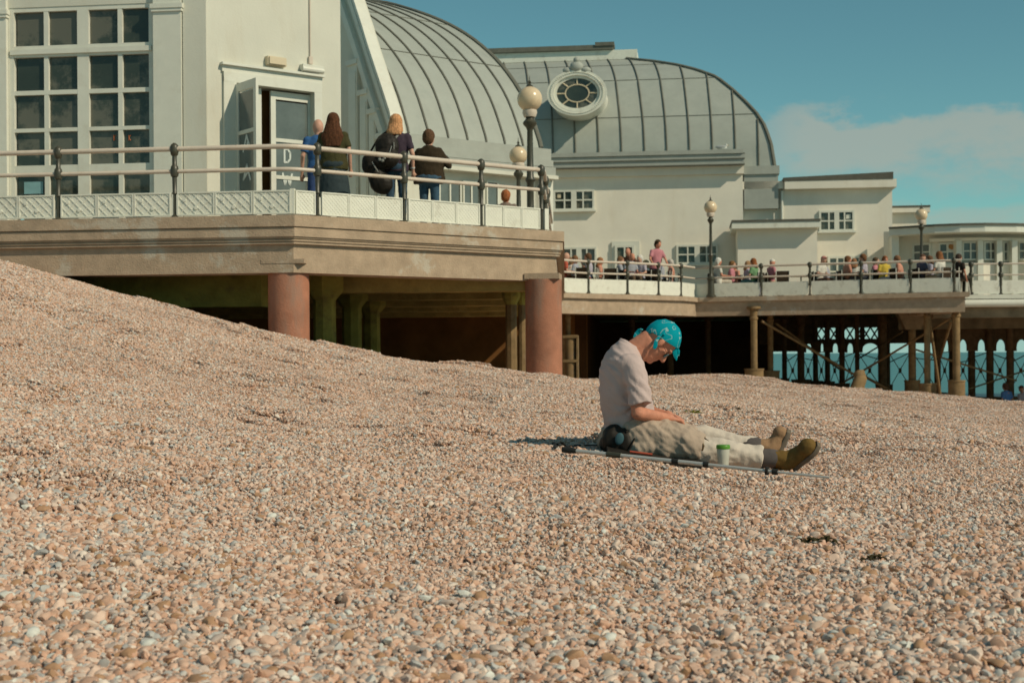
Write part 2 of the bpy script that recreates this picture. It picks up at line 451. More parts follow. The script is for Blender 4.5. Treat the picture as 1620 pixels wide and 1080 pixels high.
PEB = [(0.0, (0.62, 0.404, 0.297)), (0.14, (0.578, 0.345, 0.237)), (0.27, (0.668, 0.477, 0.369)), (0.42, (0.604, 0.371, 0.259)), (0.52, (0.684, 0.53, 0.43)), (0.64, (0.541, 0.43, 0.364)), (0.74, (0.466, 0.445, 0.414)), (0.82, (0.71, 0.599, 0.507)), (0.885, (0.371, 0.356, 0.341)), (0.915, (0.636, 0.626, 0.562)), (0.945, (0.424, 0.244, 0.138)), (0.985, (0.254, 0.207, 0.171))]
def pebble_material(name, source):
    m = bpy.data.materials.new(name); m.use_nodes = True
    N, L = m.node_tree.nodes, m.node_tree.links
    b = N['Principled BSDF']; b.inputs['Roughness'].default_value = 0.62; b.inputs['Specular IOR Level'].default_value = 0.3
    rp = N.new('ShaderNodeValToRGB'); rp.color_ramp.interpolation = 'CONSTANT'
    e = rp.color_ramp.elements
    while len(e) > 1: e.remove(e[-1])
    e[0].position = 0; e[0].color = (*PEB[0][1], 1)
    for p, c in PEB[1:]:
        q = e.new(p); q.color = (*c, 1)
    tcn = N.new('ShaderNodeTexCoord')
    if source == 'attr':
        a = N.new('ShaderNodeAttribute'); a.attribute_name = 'tone'; fac = a.outputs['Fac']
    elif source == 'object':
        a = N.new('ShaderNodeObjectInfo'); fac = a.outputs['Random']
    else:
        a = N.new('ShaderNodeTexVoronoi'); a.inputs['Scale'].default_value = 38; L.new(tcn.outputs['Object'], a.inputs[0])
        s = N.new('ShaderNodeSeparateColor'); L.new(a.outputs['Color'], s.inputs[0]); fac = s.outputs[0]
    L.new(fac, rp.inputs[0])
    n1 = N.new('ShaderNodeTexNoise'); n1.inputs['Scale'].default_value = 55; n1.inputs['Detail'].default_value = 5; L.new(tcn.outputs['Object'], n1.inputs[0])
    mr = N.new('ShaderNodeMapRange'); L.new(n1.outputs[0], mr.inputs[0]); mr.inputs[1].default_value = .3; mr.inputs[2].default_value = .7; mr.inputs[3].default_value = .84; mr.inputs[4].default_value = 1.14
    mx = N.new('ShaderNodeMix'); mx.data_type = 'RGBA'; mx.blend_type = 'MULTIPLY'; mx.inputs[0].default_value = 1
    L.new(rp.outputs[0], mx.inputs[6]); L.new(mr.outputs[0], mx.inputs[7]); L.new(mx.outputs[2], b.inputs['Base Color'])
    if source == 'voronoi':
        bp = N.new('ShaderNodeBump'); bp.inputs['Distance'].default_value = 0.02; bp.invert = True; L.new(a.outputs['Distance'], bp.inputs['Height']); L.new(bp.outputs[0], b.inputs['Normal'])
    return m
PM_ATTR = pebble_material('flint_pebbles', 'attr')
PM_OBJ = pebble_material('flint_pebble', 'object')
PM_GND = pebble_material('shingle_ground', 'voronoi')
beach_me.materials.append(PM_GND)
beach = link('beach', beach_me); struct(beach)
BASE['beach'] = V((0, 0, 0))

def ico(sub):
    bm = bmesh.new(); bmesh.ops.create_icosphere(bm, subdivisions=sub, radius=1.0)
    v = np.array([p.co[:] for p in bm.verts]); f = [tuple(q.index for q in p.verts) for p in bm.faces]; bm.free()
    return v, f
ICO1, ICOF1 = ico(2)     # 80 triangles
ICO2, ICOF2 = ico(3)
def pebble_shape(base, r):
    v = base.copy()
    for _ in range(7):       # worn facets: squash the ball against a few planes
        n = rng.normal(size=3); n /= np.linalg.norm(n); d = v @ n; cut = rng.uniform(0.32, 0.8)
        v -= np.outer(np.maximum(d - cut, 0) * 0.85, n)
    v *= 1 + 0.08 * np.sin(v @ rng.normal(size=(3, 1)) * 2.5 + rng.uniform(0, 6))
    return v * np.array([1.0, rng.uniform(0.55, 0.9), rng.uniform(0.4, 0.7)]) * r * 1.12
def rot(e): return np.array(Matrix.Rotation(e[2], 3, 'Z') @ Matrix.Rotation(e[1], 3, 'Y') @ Matrix.Rotation(e[0], 3, 'X'))

def patch(name, Rp, count):
    vs, fs, tone = [], [], []; k = 0
    for i in range(count):
        rr = Rp * math.sqrt(rng.uniform(0, 1)); an = rng.uniform(0, 6.28)
        r = float(np.clip(rng.lognormal(math.log(0.0095), 0.48), 0.0045, 0.030))
        v = pebble_shape(ICO1, r) @ rot((rng.normal(0, .45), rng.normal(0, .45), rng.uniform(0, 6.28))).T
        edge = max(0, rr / Rp - 0.7) * 0.03
        v += np.array([rr * math.cos(an), rr * math.sin(an), rng.uniform(-0.012, 0.014) - edge + r * 0.15])
        vs.append(v); fs += [tuple(a + k for a in f) for f in ICOF1]; k += len(v); tone += [rng.uniform(0, 1)] * len(v)
    me = bpy.data.meshes.new(name); me.from_pydata(np.concatenate(vs).tolist(), [], fs)
    me.polygons.foreach_set('use_smooth', [True] * len(fs)); me.set_sharp_from_angle(angle=R(34))
    at = me.attributes.new('tone', 'FLOAT', 'POINT'); at.data.foreach_set('value', tone)
    me.materials.append(PM_ATTR)
    return bpy.data.objects.new(name, me)
pc = bpy.data.collections.new('shingle_patches')
NPATCH = 12
for i in range(NPATCH): pc.objects.link(patch('shingle_patch', 0.24, 520))

P, E, SC = [], [], []
y = 2.6
while y < 38:
    st = 0.155 if y < 7 else 0.16 if y < 20 else 0.2
    xs = np.arange(-0.5 * y - 0.8, 0.5 * y + 0.8, st)
    xs = xs + rng.uniform(-.08, .08, len(xs)); ys = y + rng.uniform(-.08, .08, len(xs))
    for a, b in zip(xs, ys): P.append((a, b))
    y += st
P = np.array(P)
Z = terrain(P[:, 0], P[:, 1]); e_ = 0.15
gxs = (terrain(P[:, 0] + e_, P[:, 1]) - terrain(P[:, 0] - e_, P[:, 1])) / (2 * e_)
gys = (terrain(P[:, 0], P[:, 1] + e_) - terrain(P[:, 0], P[:, 1] - e_)) / (2 * e_)
rots = []
for a, b in zip(gxs, gys):
    n = V((-a, -b, 1)).normalized()
    q = V((0, 0, 1)).rotation_difference(n) @ Quaternion((0, 0, 1), random.uniform(0, 6.28))
    rots.append(q.to_euler()[:])
pm = bpy.data.meshes.new('shingle'); pm.from_pydata(np.c_[P, Z + 0.004].tolist(), [], [])
at = pm.attributes.new('rot', 'FLOAT_VECTOR', 'POINT'); at.data.foreach_set('vector', np.array(rots).ravel())
at = pm.attributes.new('pick', 'INT', 'POINT'); at.data.foreach_set('value', rng.integers(0, NPATCH, len(P)).astype(np.int32))
at = pm.attributes.new('size', 'FLOAT', 'POINT'); at.data.foreach_set('value', (rng.uniform(0.82, 1.25, len(P)) * np.where(P[:, 1] > 6.5, 0.68, 0.84) * (1 + .22 * np.sin(P[:, 0] * 1.1 + 1.7 * np.sin(P[:, 1] * .9)) * np.sin(P[:, 1] * 1.5 + .6 * P[:, 0]))).astype(np.float32))
shingle = link('shingle', pm); stuff(shingle)
shingle['label'] = 'loose flint shingle covering the beach'
ng = bpy.data.node_groups.new('scatter_shingle', 'GeometryNodeTree')
ng.interface.new_socket('Geometry', in_out='INPUT', socket_type='NodeSocketGeometry')
ng.interface.new_socket('Geometry', in_out='OUTPUT', socket_type='NodeSocketGeometry')
gi = ng.nodes.new('NodeGroupInput'); go = ng.nodes.new('NodeGroupOutput')
iop = ng.nodes.new('GeometryNodeInstanceOnPoints'); ci = ng.nodes.new('GeometryNodeCollectionInfo')
ci.inputs['Collection'].default_value = pc; ci.inputs['Separate Children'].default_value = True; ci.inputs['Reset Children'].default_value = True
def na(nm, ty):
    n = ng.nodes.new('GeometryNodeInputNamedAttribute'); n.data_type = ty; n.inputs[0].default_value = nm
    return n.outputs[0]
iop.inputs['Pick Instance'].default_value = True
ng.links.new(gi.outputs[0], iop.inputs['Points']); ng.links.new(ci.outputs[0], iop.inputs['Instance'])
ng.links.new(na('rot', 'FLOAT_VECTOR'), iop.inputs['Rotation']); ng.links.new(na('pick', 'INT'), iop.inputs['Instance Index'])
ng.links.new(na('size', 'FLOAT'), iop.inputs['Scale']); ng.links.new(iop.outputs[0], go.inputs[0])
md = shingle.modifiers.new('scatter', 'NODES'); md.node_group = ng

# the largest stones of the foreground, each one by itself
PEBM = []
for i in range(10):
    me = bpy.data.meshes.new('pebble'); me.from_pydata(pebble_shape(ICO2, 1.0).tolist(), [], ICOF2)
    me.polygons.foreach_set('use_smooth', [True] * len(ICOF2)); me.set_sharp_from_angle(angle=R(30)); me.materials.append(PM_OBJ); PEBM.append(me)
for i in range(300):
    yy = 3.1 + 4.2 * rng.uniform(0, 1) ** 1.7
    xx = rng.uniform(-0.4, 0.4) * yy
    r = float(np.clip(rng.lognormal(math.log(0.019), 0.25), 0.014, 0.036))
    o = bpy.data.objects.new('pebble', PEBM[i % 10]); col.objects.link(o); o.parent = beach
    o.location = (xx, yy, tz(xx, yy) + 0.010 + r * 0.2); o.scale = (r, r, r)
    o.rotation_euler = (rng.normal(0, .3), rng.normal(0, .3), rng.uniform(0, 6.28))

# ------------------------------------------------------------------ the sea
sea_mat = bpy.data.materials.new('sea_water'); sea_mat.use_nodes = True
N, L = sea_mat.node_tree.nodes, sea_mat.node_tree.links
b = N['Principled BSDF']; b.inputs['Base Color'].default_value = (0.055, 0.20, 0.19, 1); b.inputs['Roughness'].default_value = 0.35; b.inputs['Specular IOR Level'].default_value = 0.4
tcn = N.new('ShaderNodeTexCoord'); n1 = N.new('ShaderNodeTexNoise'); n1.inputs['Scale'].default_value = 0.6; n1.inputs['Detail'].default_value = 6
L.new(tcn.outputs['Object'], n1.inputs[0]); bp = N.new('ShaderNodeBump'); bp.inputs['Distance'].default_value = 0.25; L.new(n1.outputs[0], bp.inputs['Height']); L.new(bp.outputs[0], b.inputs['Normal'])
mb = MB(); zs = -2.25
mb.add([(-3000, -60, zs), (9000, -60, zs), (9000, 14000, zs), (-3000, 14000, zs)], [(0, 1, 2, 3)])
struct(mb.build('sea', sea_mat))

# ------------------------------------------------------------------ pier decks
AL, AR = -7, 38
C = pt(464, 341, 20.0); ZD = C.z
FL, FR = Face(C, AL), Face(C, AR)
R1 = FR.w(FR.u(880), 0, 0)
PL0 = FL.w(-16, 0, 0)
far_px = [(889, 463.7, 43.0), (930, 465, 43.8), (992, 466.2, 44.6), (1041, 467.5, 45.5), (1077, 468.7, 46.2), (1101, 471.2, 47.4), (1526, 461.5, 44.4)]
ZF = 1.875
FP = [at_z(px, ZF, D) for px, _, D in far_px]
FP = [V((p.x, p.y, 0)) for p in FP]
NE = FP[-1]

near_line = [PL0, V((C.x, C.y, 0)), R1, V((FP[0].x - 0.05, FP[0].y - 0.3, 0))]
deck = thing('pier_deck', 'weathered concrete pier platform standing on red columns at the top of the beach', 'pier deck', (C.x, C.y + 2, ZD))
z = ZD
prof = [(-0.5, z), (0.13, z), (0.13, z - .165), (0.10, z - .18), (0.10, z - .30), (0.075, z - .31), (0.075, z - .335), (0.06, z - .345), (0.06, z - .37), (0.04, z - .38), (0.04, z - .405), (0.0, z - .42), (0.0, z - .80), (-0.5, z - .80)]
# coping, band and moulding stand as three courses with recessed joints
MB().sweep(near_line, [(-0.5, z), (0.13, z), (0.13, z - .16), (-0.5, z - .16)]).build('coping', CONC, deck)
m1 = MB().sweep(near_line, [(-0.5, z - .16), (0.085, z - .16), (0.085, z - .178), (0.108, z - .178), (0.108, z - .30), (-0.5, z - .30)])
m1.build('band_course', CONC, deck)
mo = MB()
for k, (o, za, zb) in enumerate([(0.085, .30, .325), (0.06, .325, .34), (0.075, .34, .362), (0.05, .362, .377), (0.06, .377, .40)]):
    mo.sweep(near_line, [(-0.5, z - za), (o, z - za), (o, z - zb), (-0.5, z - zb)])
mo.build('moulding', CONC, deck)
MB().sweep(near_line, [(-0.5, z - .40), (0.0, z - .40), (0.0, z - .80), (-0.5, z - .80)]).build('edge_beam', CONC, deck)
slab = [FL.w(-16, -.4, 0), FL.w(-0.2, -.4, 0), FR.w(FR.u(880) - .4, -.4, 0), near_line[3] + V((-.4, 0, 0)), near_line[3] + V((-.4, 20, 0)), FL.w(-16, -40, 0)]
MB().prism(slab, z - 0.3, z - 0.02, 0).build('deck_slab', [UNDER], deck); MB().prism(slab, z - 0.018, z - 0.004, 0).build('paving', DECKM, deck)
# cross beams under the deck
for D in (23.4, 26.6, 30.0, 33.6, 38.0):
    f = FL.off(0, -(D - 20)); uu = f.P
    x1 = FR.w(FR.u(872), 0, 0).x - 0.2 + (D - 22) * 0.03
    L1 = (x1 - f.P.x) / f.d.x
    MB().fbox(f, -10, L1, -.22, .22, z - .95, z - .3).build('cross_beam', UNDER, deck)
for px in (560, 700, 825):
    f2 = Face(pt(px, 460, 23.0), 88.6)
    MB().fbox(f2, 0.3, 18, -.16, .16, z - .75, z - .302).build('long_beam', UNDER, deck)
# a deep side beam behind the left columns
f = FL.off(0, -1.6); MB().fbox(f, -9, -0.9, -.2, .2, z - 1.22, z - .3).build('side_beam', CONCDK, deck)

def column(name, px, D, dia, ztop, zbot, m, parent, cap=None, seg=28):
    p = pt(px, HOR, D); mbb = MB()
    mbb.lathe((p.x, p.y, 0), [(dia / 2, zbot), (dia / 2, ztop)], seg)
    o = mbb.build(name, m, parent, smooth=40)
    if cap:
        k = MB(); w, h = cap
        k.fbox(Face(p, AL), -w, w, -w, w, ztop, ztop + h)
        k.build('capital', CONC if m is REDCOL else CONCDK, o)
    return p
column('column', 457.5, 20.32, 0.585, z - .67, -0.6, REDCOL, deck, (0.31, 0.06))
column('column', 860.5, 22.75, 0.585, z - .78, -1.4, REDCOL, deck, (0.275, 0.09))
for px, D, dia in ((514, 22.9, .36), (557, 26.3, .36), (588, 29.8, .36), (826, 25.6, .13), (809, 25.4, .2)):
    p = pt(px, HOR, D)
    kk = MB(); kk.lathe((p.x, p.y, 0), [(dia / 2 * 1.08, -1.6), (dia / 2, 0.9)], 8)
    o = kk.build('column', CONCDK if px < 700 else RUST, deck)
    kk = MB(); kk.lathe((p.x, p.y, 0), [(dia / 2, .9), (dia * .85, 1.05), (dia * .85, z - .3)], 8); kk.build('capital', CONCDK, o)
# added walls that keep daylight out of the space under the decks
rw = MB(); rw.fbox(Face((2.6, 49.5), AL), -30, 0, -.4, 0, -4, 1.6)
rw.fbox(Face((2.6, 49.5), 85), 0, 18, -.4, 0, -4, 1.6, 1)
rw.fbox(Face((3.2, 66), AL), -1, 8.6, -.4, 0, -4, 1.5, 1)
o = rw.build('light_block_wall', [DARKW, DARKW2]); tag(o, 'dark added wall that keeps daylight out from under the pier', 'wall')

# far deck
fdeck = thing('pier_deck', 'long concrete pier deck on thin iron columns, crowded with seated people', 'pier deck', (FP[4].x, FP[4].y + 3, ZF))
z2 = ZF
fl2 = [FP[0] + V((-.6, -.5, 0))] + FP[:-1] + [NE, NE + V((.25, 6, 0))]
MB().sweep(fl2, [(-.6, z2), (0.12, z2), (0.12, z2 - .15), (-.6, z2 - .15)]).build('coping', CONC, fdeck)
MB().sweep(fl2, [(-.6, z2 - .15), (0.02, z2 - .15), (0.02, z2 - .62), (-.6, z2 - .62)]).build('edge_beam', CONC, fdeck)
poly = [p + V((0, .45, 0)) for p in FP] + [Face(NE + V((0, 2.2, 0)), -4).w(-.2, -.3, 0), Face(NE + V((0, 2.2, 0)), -4).w(30, -.3, 0), V((60, 68, 0)), V((1.2, 80, 0))]
MB().prism(poly, z2 - .32, z2 - 0.02, 0).build('deck_slab', [UNDER], fdeck); MB().prism(poly, z2 - .018, z2 - 0.004, 0).build('paving', DECKM, fdeck)
# set-back part of the deck to the right
FX = Face(NE + V((0, 2.2, 0)), -4)
MB().fbox(FX, -0.4, 30, -.5, 0.1, z2 - .14, z2 - .005).build('coping', PAINT, fdeck)
k = MB(); k.tube([FX.w(-.3, .10, z2 - .29), FX.w(30, .10, z2 - .29)], .125, 14); k.build('white_pipe', PAINT, fdeck, smooth=40)
MB().fbox(FX, -0.3, 30, -.5, -.05, z2 - .75, z2 - .15).build('edge_beam', GREYUN, fdeck)
# iron columns with cast bases
cols = [(1193, 46.6, .22, 583, 30, RUST), (1219, 49.5, .20, 586, 28, RUST), (1467, 45.6, .20, 606, 26, RUST), (1443, 49.5, .26, 601, 24, RUST), (1513, 45.0, .235, 601, 26, RUST),
        (1241, 60, .26, 598, 15, RUSTDK), (1267, 58, .36, 600, 30, RUSTDK), (1290, 62, .28, 602, 22, RUSTDK), (1309, 60, .28, 603, 22, RUSTDK), (1332, 58, .28, 606, 24, RUSTDK), (1356, 56, .22, 610, 18, RUSTDK),
        (1396, 55, .42, 608, 22, RUSTDK), (1405, 57.5, .2, 608, 14, RUSTDK), (1483, 54, .30, 640, 16, RUSTDK), (1506, 57, .30, 640, 12, RUSTDK), (1537, 54, .33, 648, 15, RUSTDK), (1566, 53.4, .33, 648, 15, RUSTDK), (1598, 52.5, .33, 660, 15, RUSTDK), (1632, 52, .33, 660, 15, RUSTDK),
        (1000, 60, .3, 640, 12, RUSTDK), (1060, 58, .35, 640, 12, RUSTDK), (1120, 60, .3, 640, 12, RUSTDK), (899, 44.5, .16, 530, 30, RUST)]
for px, D, dia, yb, wb, m in cols:
    p = pt(px, HOR, D); zb = pt(px, yb, D).z; kk = MB(); zt = z2 - .33; dia *= .82 if m is RUSTDK else 1.0
    kk.lathe((p.x, p.y, 0), [(dia / 2, zb - 2.5 if wb < 13 else zb), (dia / 2, zt - .45), (dia * .62, zt - .42), (dia * .62, zt - .36), (dia * .5, zt - .34), (dia * .55, zt - .12), (dia * 1.05, zt - .08), (dia * 1.05, zt)], 16)
    o = kk.build('column', m, fdeck, smooth=35)
    if wb >= 13:
        w = wb / F * D / 2; kk = MB()
        kk.lathe((p.x, p.y, 0), [(w, zb - 3), (w, zb - .06), (w * 1.06, zb - .05), (w * 1.06, zb)], 18)
        kk.build('base', RUST if m is RUST else RUSTDK, o, smooth=35)
    if px == 1443:
        kk = MB(); f = Face(p, AL)
        kk.hexa([f.w(-.25, .3, zt - .75), f.w(.25, .3, zt - .75), f.w(.25, -.3, zt - .75), f.w(-.25, -.3, zt - .75), f.w(-.62, .4, zt), f.w(.62, .4, zt), f.w(.62, -.4, zt), f.w(-.62, -.4, zt)])
        kk.build('bracket', GREYUN, o)
kk = MB(); p = pt(899, HOR, 44.5)
# braces and tie rods
def rod(a, b, r, m=RUST, name='brace'):
    k = MB(); k.tube([pt(*a), pt(*b)], r, 6); return k.build(name, m, fdeck)
rod((1205, 508, 46.6), (1358, 596, 50), .04)
rod((1228, 512, 49.5), (1330, 585, 54), .04)
rod((1505, 503, 45.0), (1305, 622, 52), .035)
rod((1428, 525, 49.5), (1357, 568, 56), .03)
rod((1355, 588, 50), (1412, 620, 49), .05)
rod((1505, 508, 45), (1480, 590, 52), .045)
rod((1470, 503, 45.6), (1487, 622, 47), .05)
rod((1449, 553, 49.5), (1608, 602, 50), .035)
rod((1533, 615, 50), (1640, 580, 52), .03)
bays = [(1241, 1267, 59), (1267, 1290, 60), (1290, 1309, 61), (1309, 1332, 59), (1332, 1356, 57), (1356, 1396, 55.5), (1405, 1443, 56), (1443, 1483, 54), (1483, 1506, 55.5), (1510, 1537, 54.5), (1537, 1566, 53.7), (1566, 1598, 53), (1598, 1632, 52.3)]
for k_, (a, b, D) in enumerate(bays):
    rod((a, 556, D), (b, 616, D + .3), .016, RUSTDK, 'tie_rod'); rod((b, 552, D), (a, 618, D + .3), .016, RUSTDK, 'tie_rod')
    rod((a, 574 - (k_ % 3) * 8, D + 4), (b, 556 + (k_ % 2) * 14, D + 4), .022, RUSTDK, 'tie_rod')
    mx_ = (a + b) / 2; kk = MB(); kk.tube([pt(mx_, 586 - 4, D), pt(mx_, 586 + 4, D)], .06, 8); kk.build('ring', RUSTDK, fdeck)
    if k_ not in (6, 7): rod((a, 622 + (k_ > 8) * 7, D), (b, 624 + (k_ > 8) * 7, D), .07, RUSTDK, 'cross_bar')
# lattice girder deep under the deck
GF = Face(pt(1300, HOR, 63), AL)
ux0, ux1 = GF.u(1200), GF.u(1484); ua, ub = GF.u(1286), GF.u(1402); gz0, gz1 = GF.z(1380, 540), GF.z(1380, 518)
kk = MB(); kk.fbox(GF, ua, ub, -.08, .08, gz0 - .08, gz0 + .12); kk.fbox(GF, ua, ub, -.08, .08, gz1, 1.56); kk.fbox(GF, ux0, ua, -.09, .09, gz0 - .09, 1.56); kk.fbox(GF, ub, ux1, -.09, .09, gz0 - .09, 1.56); kk.build('girder_chords', RUSTDK, fdeck)
kk = MB(); n = 9; st = (ub - ua) / n
for i in range(n):
    u0 = ua + i * st
    for s in (0, 1):
        kk.tube([GF.w(u0 + s * st, 0, gz0 + .05), GF.w(u0 + (1 - s) * st, 0, gz1 + .02)], .035, 4)
    if i % 3 == 0: kk.fbox(GF, u0 - .1, u0 + .1, -.06, .06, gz0, gz1)
stuff(kk.build('girder_lattice', RUSTDK, fdeck))
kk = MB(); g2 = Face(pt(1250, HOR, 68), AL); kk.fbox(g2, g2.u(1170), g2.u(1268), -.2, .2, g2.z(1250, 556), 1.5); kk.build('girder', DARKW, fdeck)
# spandrels with round heads between the columns at the right
def arches(pxs, D, ytop, ysp, zt):
    f = Face(pt(pxs[0], HOR, D), -12)
    for a, b in zip(pxs[:-1], pxs[1:]):
        u0, u1 = f.u(a), f.u(b); g = .2; c = (u0 + u1) / 2; r = (u1 - u0) / 2 - g
        zs_, ztp = f.z(a, ysp), f.z(a, ytop); h = ztp - zs_
        k = MB(); n = 10
        for i in range(n):
            t0, t1 = math.pi - math.pi * i / n, math.pi - math.pi * (i + 1) / n
            xa, xb = c + r * math.cos(t0), c + r * math.cos(t1); za, zb = zs_ + h * math.sin(t0), zs_ + h * math.sin(t1)
            k.fprism(f, [(xa, za), (xb, zb), (xb, zt), (xa, zt)], -.12, .12)
        k.fbox(f, u0, c - r, -.12, .12, zs_ - .15, zt); k.fbox(f, c + r, u1, -.12, .12, zs_ - .15, zt)
        k.build('arched_spandrel', RUSTDK, fdeck)
arches([1483, 1508, 1537, 1566, 1598, 1632, 1668], 54, 537, 549, z2 - .32)
f = Face(pt(1467, HOR, 52.3), -10)
kk = MB(); kk.fbox(f, f.u(1420), f.u(1700), -.2, .2, f.z(1560, 520), z2 - .33); kk.build('girder', GREYUN, fdeck)
arches([1267, 1290, 1309, 1332, 1356, 1396], 60, 543, 552, f.z(1330, 538))
# an old timber pile and a notice on a post under the deck
kk = MB(); p = pt(1352, 622, 44.5); q = pt(1359, 588, 44.8)
kk.tube([p, p.lerp(q, .3) + V((.05, 0, 0)), p.lerp(q, .7) + V((.09, 0, 0)), q], [.2, .21, .2, .17], 10)
o = kk.build('timber_pile', RUST, base=p, smooth=50); tag(o, 'short worn timber pile leaning under the far deck', 'pile')
# square drainpipe box beside the right red column
p = pt(899, 535, 44.0)
f = Face(pt(902, HOR, 27), AL); c_ = f.w(f.u(901.5), 0, 0)
kk = MB(); kk.lathe((c_.x, c_.y, 0), [(.115, -1.2), (.115, f.z(900, 534))], 18); o = kk.build('drain_pipe', RUST, fdeck, smooth=40)
k2 = MB()
for yy in (533, 571): k2.fbox(f, f.u(891) - .01, f.u(914), -.12, .13, f.z(900, yy) - .02, f.z(900, yy) + .03)
k2.fbox(f, f.u(911.5), f.u(914), -.12, .125, -1.2, f.z(900, 532)); k2.build('strap', RUST, o)
# ------------------------------------------------------------------ windows
def window(fc, parent, u0, u1, z0, z1, cols, rows, name='window', fr=.05, bar=.03, proud=.03, deep=.04, glass=None, frm=None, mull=None, sill=0.0, rowz=None, colu=None):
    """A framed window on a wall face: frame and glazing bars in one part, each pane below it."""
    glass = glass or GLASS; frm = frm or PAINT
    cu = colu or [(u0 + fr + (u1 - u0 - 2 * fr) * i / cols, u0 + fr + (u1 - u0 - 2 * fr) * (i + 1) / cols) for i in range(cols)]
    rz = rowz or [(z0 + fr + (z1 - z0 - 2 * fr) * i / rows, z0 + fr + (z1 - z0 - 2 * fr) * (i + 1) / rows) for i in range(rows)]
    k = MB()
    k.fbox(fc, u0, u0 + fr, -.06, proud, z0, z1); k.fbox(fc, u1 - fr, u1, -.06, proud, z0, z1)
    k.fbox(fc, u0 + fr, u1 - fr, -.06, proud - .002, z0, z0 + fr); k.fbox(fc, u0 + fr, u1 - fr, -.06, proud - .002, z1 - fr, z1)
    h = bar / 2
    gc = [(cu[i][1] + cu[i + 1][0]) / 2 for i in range(len(cu) - 1)]
    for i, c in enumerate(gc):
        w = h if colu is None else (cu[i + 1][0] - cu[i][1]) / 2
        if mull and i in mull: w = mull[i]
        k.fbox(fc, c - w, c + w, -.05, proud - (.006 if not (mull and i in mull) else .001), z0 + fr, z1 - fr)
    for i in range(len(rz) - 1):
        c = (rz[i][1] + rz[i + 1][0]) / 2; w = h if rowz is None else (rz[i + 1][0] - rz[i][1]) / 2
        k.fbox(fc, u0 + fr, u1 - fr, -.05, proud - .009 if w <= h + 1e-6 else proud - .004, c - w, c + w)
    if sill: k.fbox(fc, u0 - .06, u1 + .06, -.02, proud + sill, z0 - .06, z0 - .002)
    o = k.build(name, frm, parent)
    for a, b in cu:
        for c, d in rz:
            q = MB(); t = random.uniform(-.004, .004)
            q.hexa([fc.w(a - .006, -.012 + t, c - .006), fc.w(b + .006, -.012 - t, c - .006), fc.w(b + .006, -deep, c - .006), fc.w(a - .006, -deep, c - .006),
                    fc.w(a - .006, -.014 + t, d + .006), fc.w(b + .006, -.014 - t, d + .006), fc.w(b + .006, -deep, d + .006), fc.w(a - .006, -deep, d + .006)])
            q.build('pane', glass, o)
    return o

# ------------------------------------------------------------------ the near pavilion block
K = pt(330, HOR, 22.35)
WL, WR = Face(K, AL), Face(K, AR)
pav = thing('seaside_pavilion', 'white rendered pavilion block with tall gridded window and open glazed doors', 'pavilion', (K.x, K.y + 2, ZD))
UR = WR.u(541); ZT = 7.6
wu0, wu1 = WL.u(17), WL.u(244)
wz0, wz1 = ZD + .05, WL.z(130, 9)
du0, du1, dz1 = WR.u(374), WR.u(497), WR.z(495, 147)
k = MB()
k.fbox(WL, -9, wu0, -.35, 0, ZD - .2, ZT); k.fbox(WL, wu1, -.0, -.35, 0, ZD - .2, ZT); k.fbox(WL, wu0, wu1, -.35, 0, wz1, ZT); k.fbox(WL, wu0, wu1, -.35, 0, ZD - .2, wz0)
k.build('wall', WHITE, pav)
k = MB()
k.fbox(WR, .002, du0, -.35, 0, ZD - .2, ZT); k.fbox(WR, du1, UR, -.35, 0, ZD - .2, ZT); k.fbox(WR, du0, du1, -.35, 0, dz1, ZT)
k.fbox(Face(WR.w(UR, 0, 0), AR + 88), -.0, 12, -.3, 0.0, ZD - .2, ZT)
k.build('wall', WHITE, pav)
rp = [WL.w(-9, 0, 0), WL.w(0, 0, 0), WR.w(UR, 0, 0), WR.w(UR, -9, 0), WL.w(-9, -9, 0)]
MB().prism(rp, ZT, ZT + .15).build('roof', ROOFDK, pav)
MB().sweep([WL.w(-9, 0, 0), V((K.x, K.y, 0)), WR.w(UR, 0, 0)], [(0, ZT - .35), (.08, ZT - .35), (.25, ZT - .1), (.25, ZT + .2), (0, ZT + .2)]).build('cornice', PAINT, pav)
for a, b in ((-20, 15), (247, 291)):
    k = MB(); ua, ub = WL.u(a), WL.u(b); k.fbox(WL, ua, ub, 0, .07, ZD, ZT - .35)
    zc = WL.z(270, 20); k.fbox(WL, ua - .02, ub + .02, .0, .10, zc, zc + .05); k.fbox(WL, ua - .035, ub + .035, 0, .115, zc + .05, zc + .12)
    k.build('pilaster', PAINT, pav)
k = MB(); k.fbox(WL, WL.u(293), WL.u(329.4), 0, .035, ZD, ZT - .35); k.build('corner_pilaster', WHITE, pav)
cu = [(WL.u(a), WL.u(b)) for a, b in ((27, 71), (78, 123), (143, 188), (195, 241))]
rz = [(WL.z(130, b), WL.z(130, a)) for a, b in ((14, 70), (88, 141), (148, 201), (207, 260), (274, 303))]
rz[-1] = (wz0 + .35, rz[-1][1]); rz = rz[::-1]
big = window(WL.off(0, -.06), pav, wu0, wu1, wz0, wz1, 4, 5, fr=.07, proud=.05, colu=cu, rowz=rz, mull={1: .095})
k = MB(); zt_ = (rz[-1][0] + rz[-2][1]) / 2; k.fbox(WL.off(0, -.06), wu0 + .02, wu1 - .02, .03, .085, zt_ - .05, zt_ + .03); k.build('transom', PAINT, big)
k = MB(); k.fbox(WL.off(0, -.06), WL.u(36), WL.u(66), -.008, -.004, WL.z(50, 306), WL.z(50, 287))
o = k.build('notice', mat('pale_blue_card', (0.20, 0.36, 0.38), .7), base=WL.w(WL.u(50), -.06, 2.7)); tag(o, 'pale blue notice in the bottom pane of the tall window', 'notice')
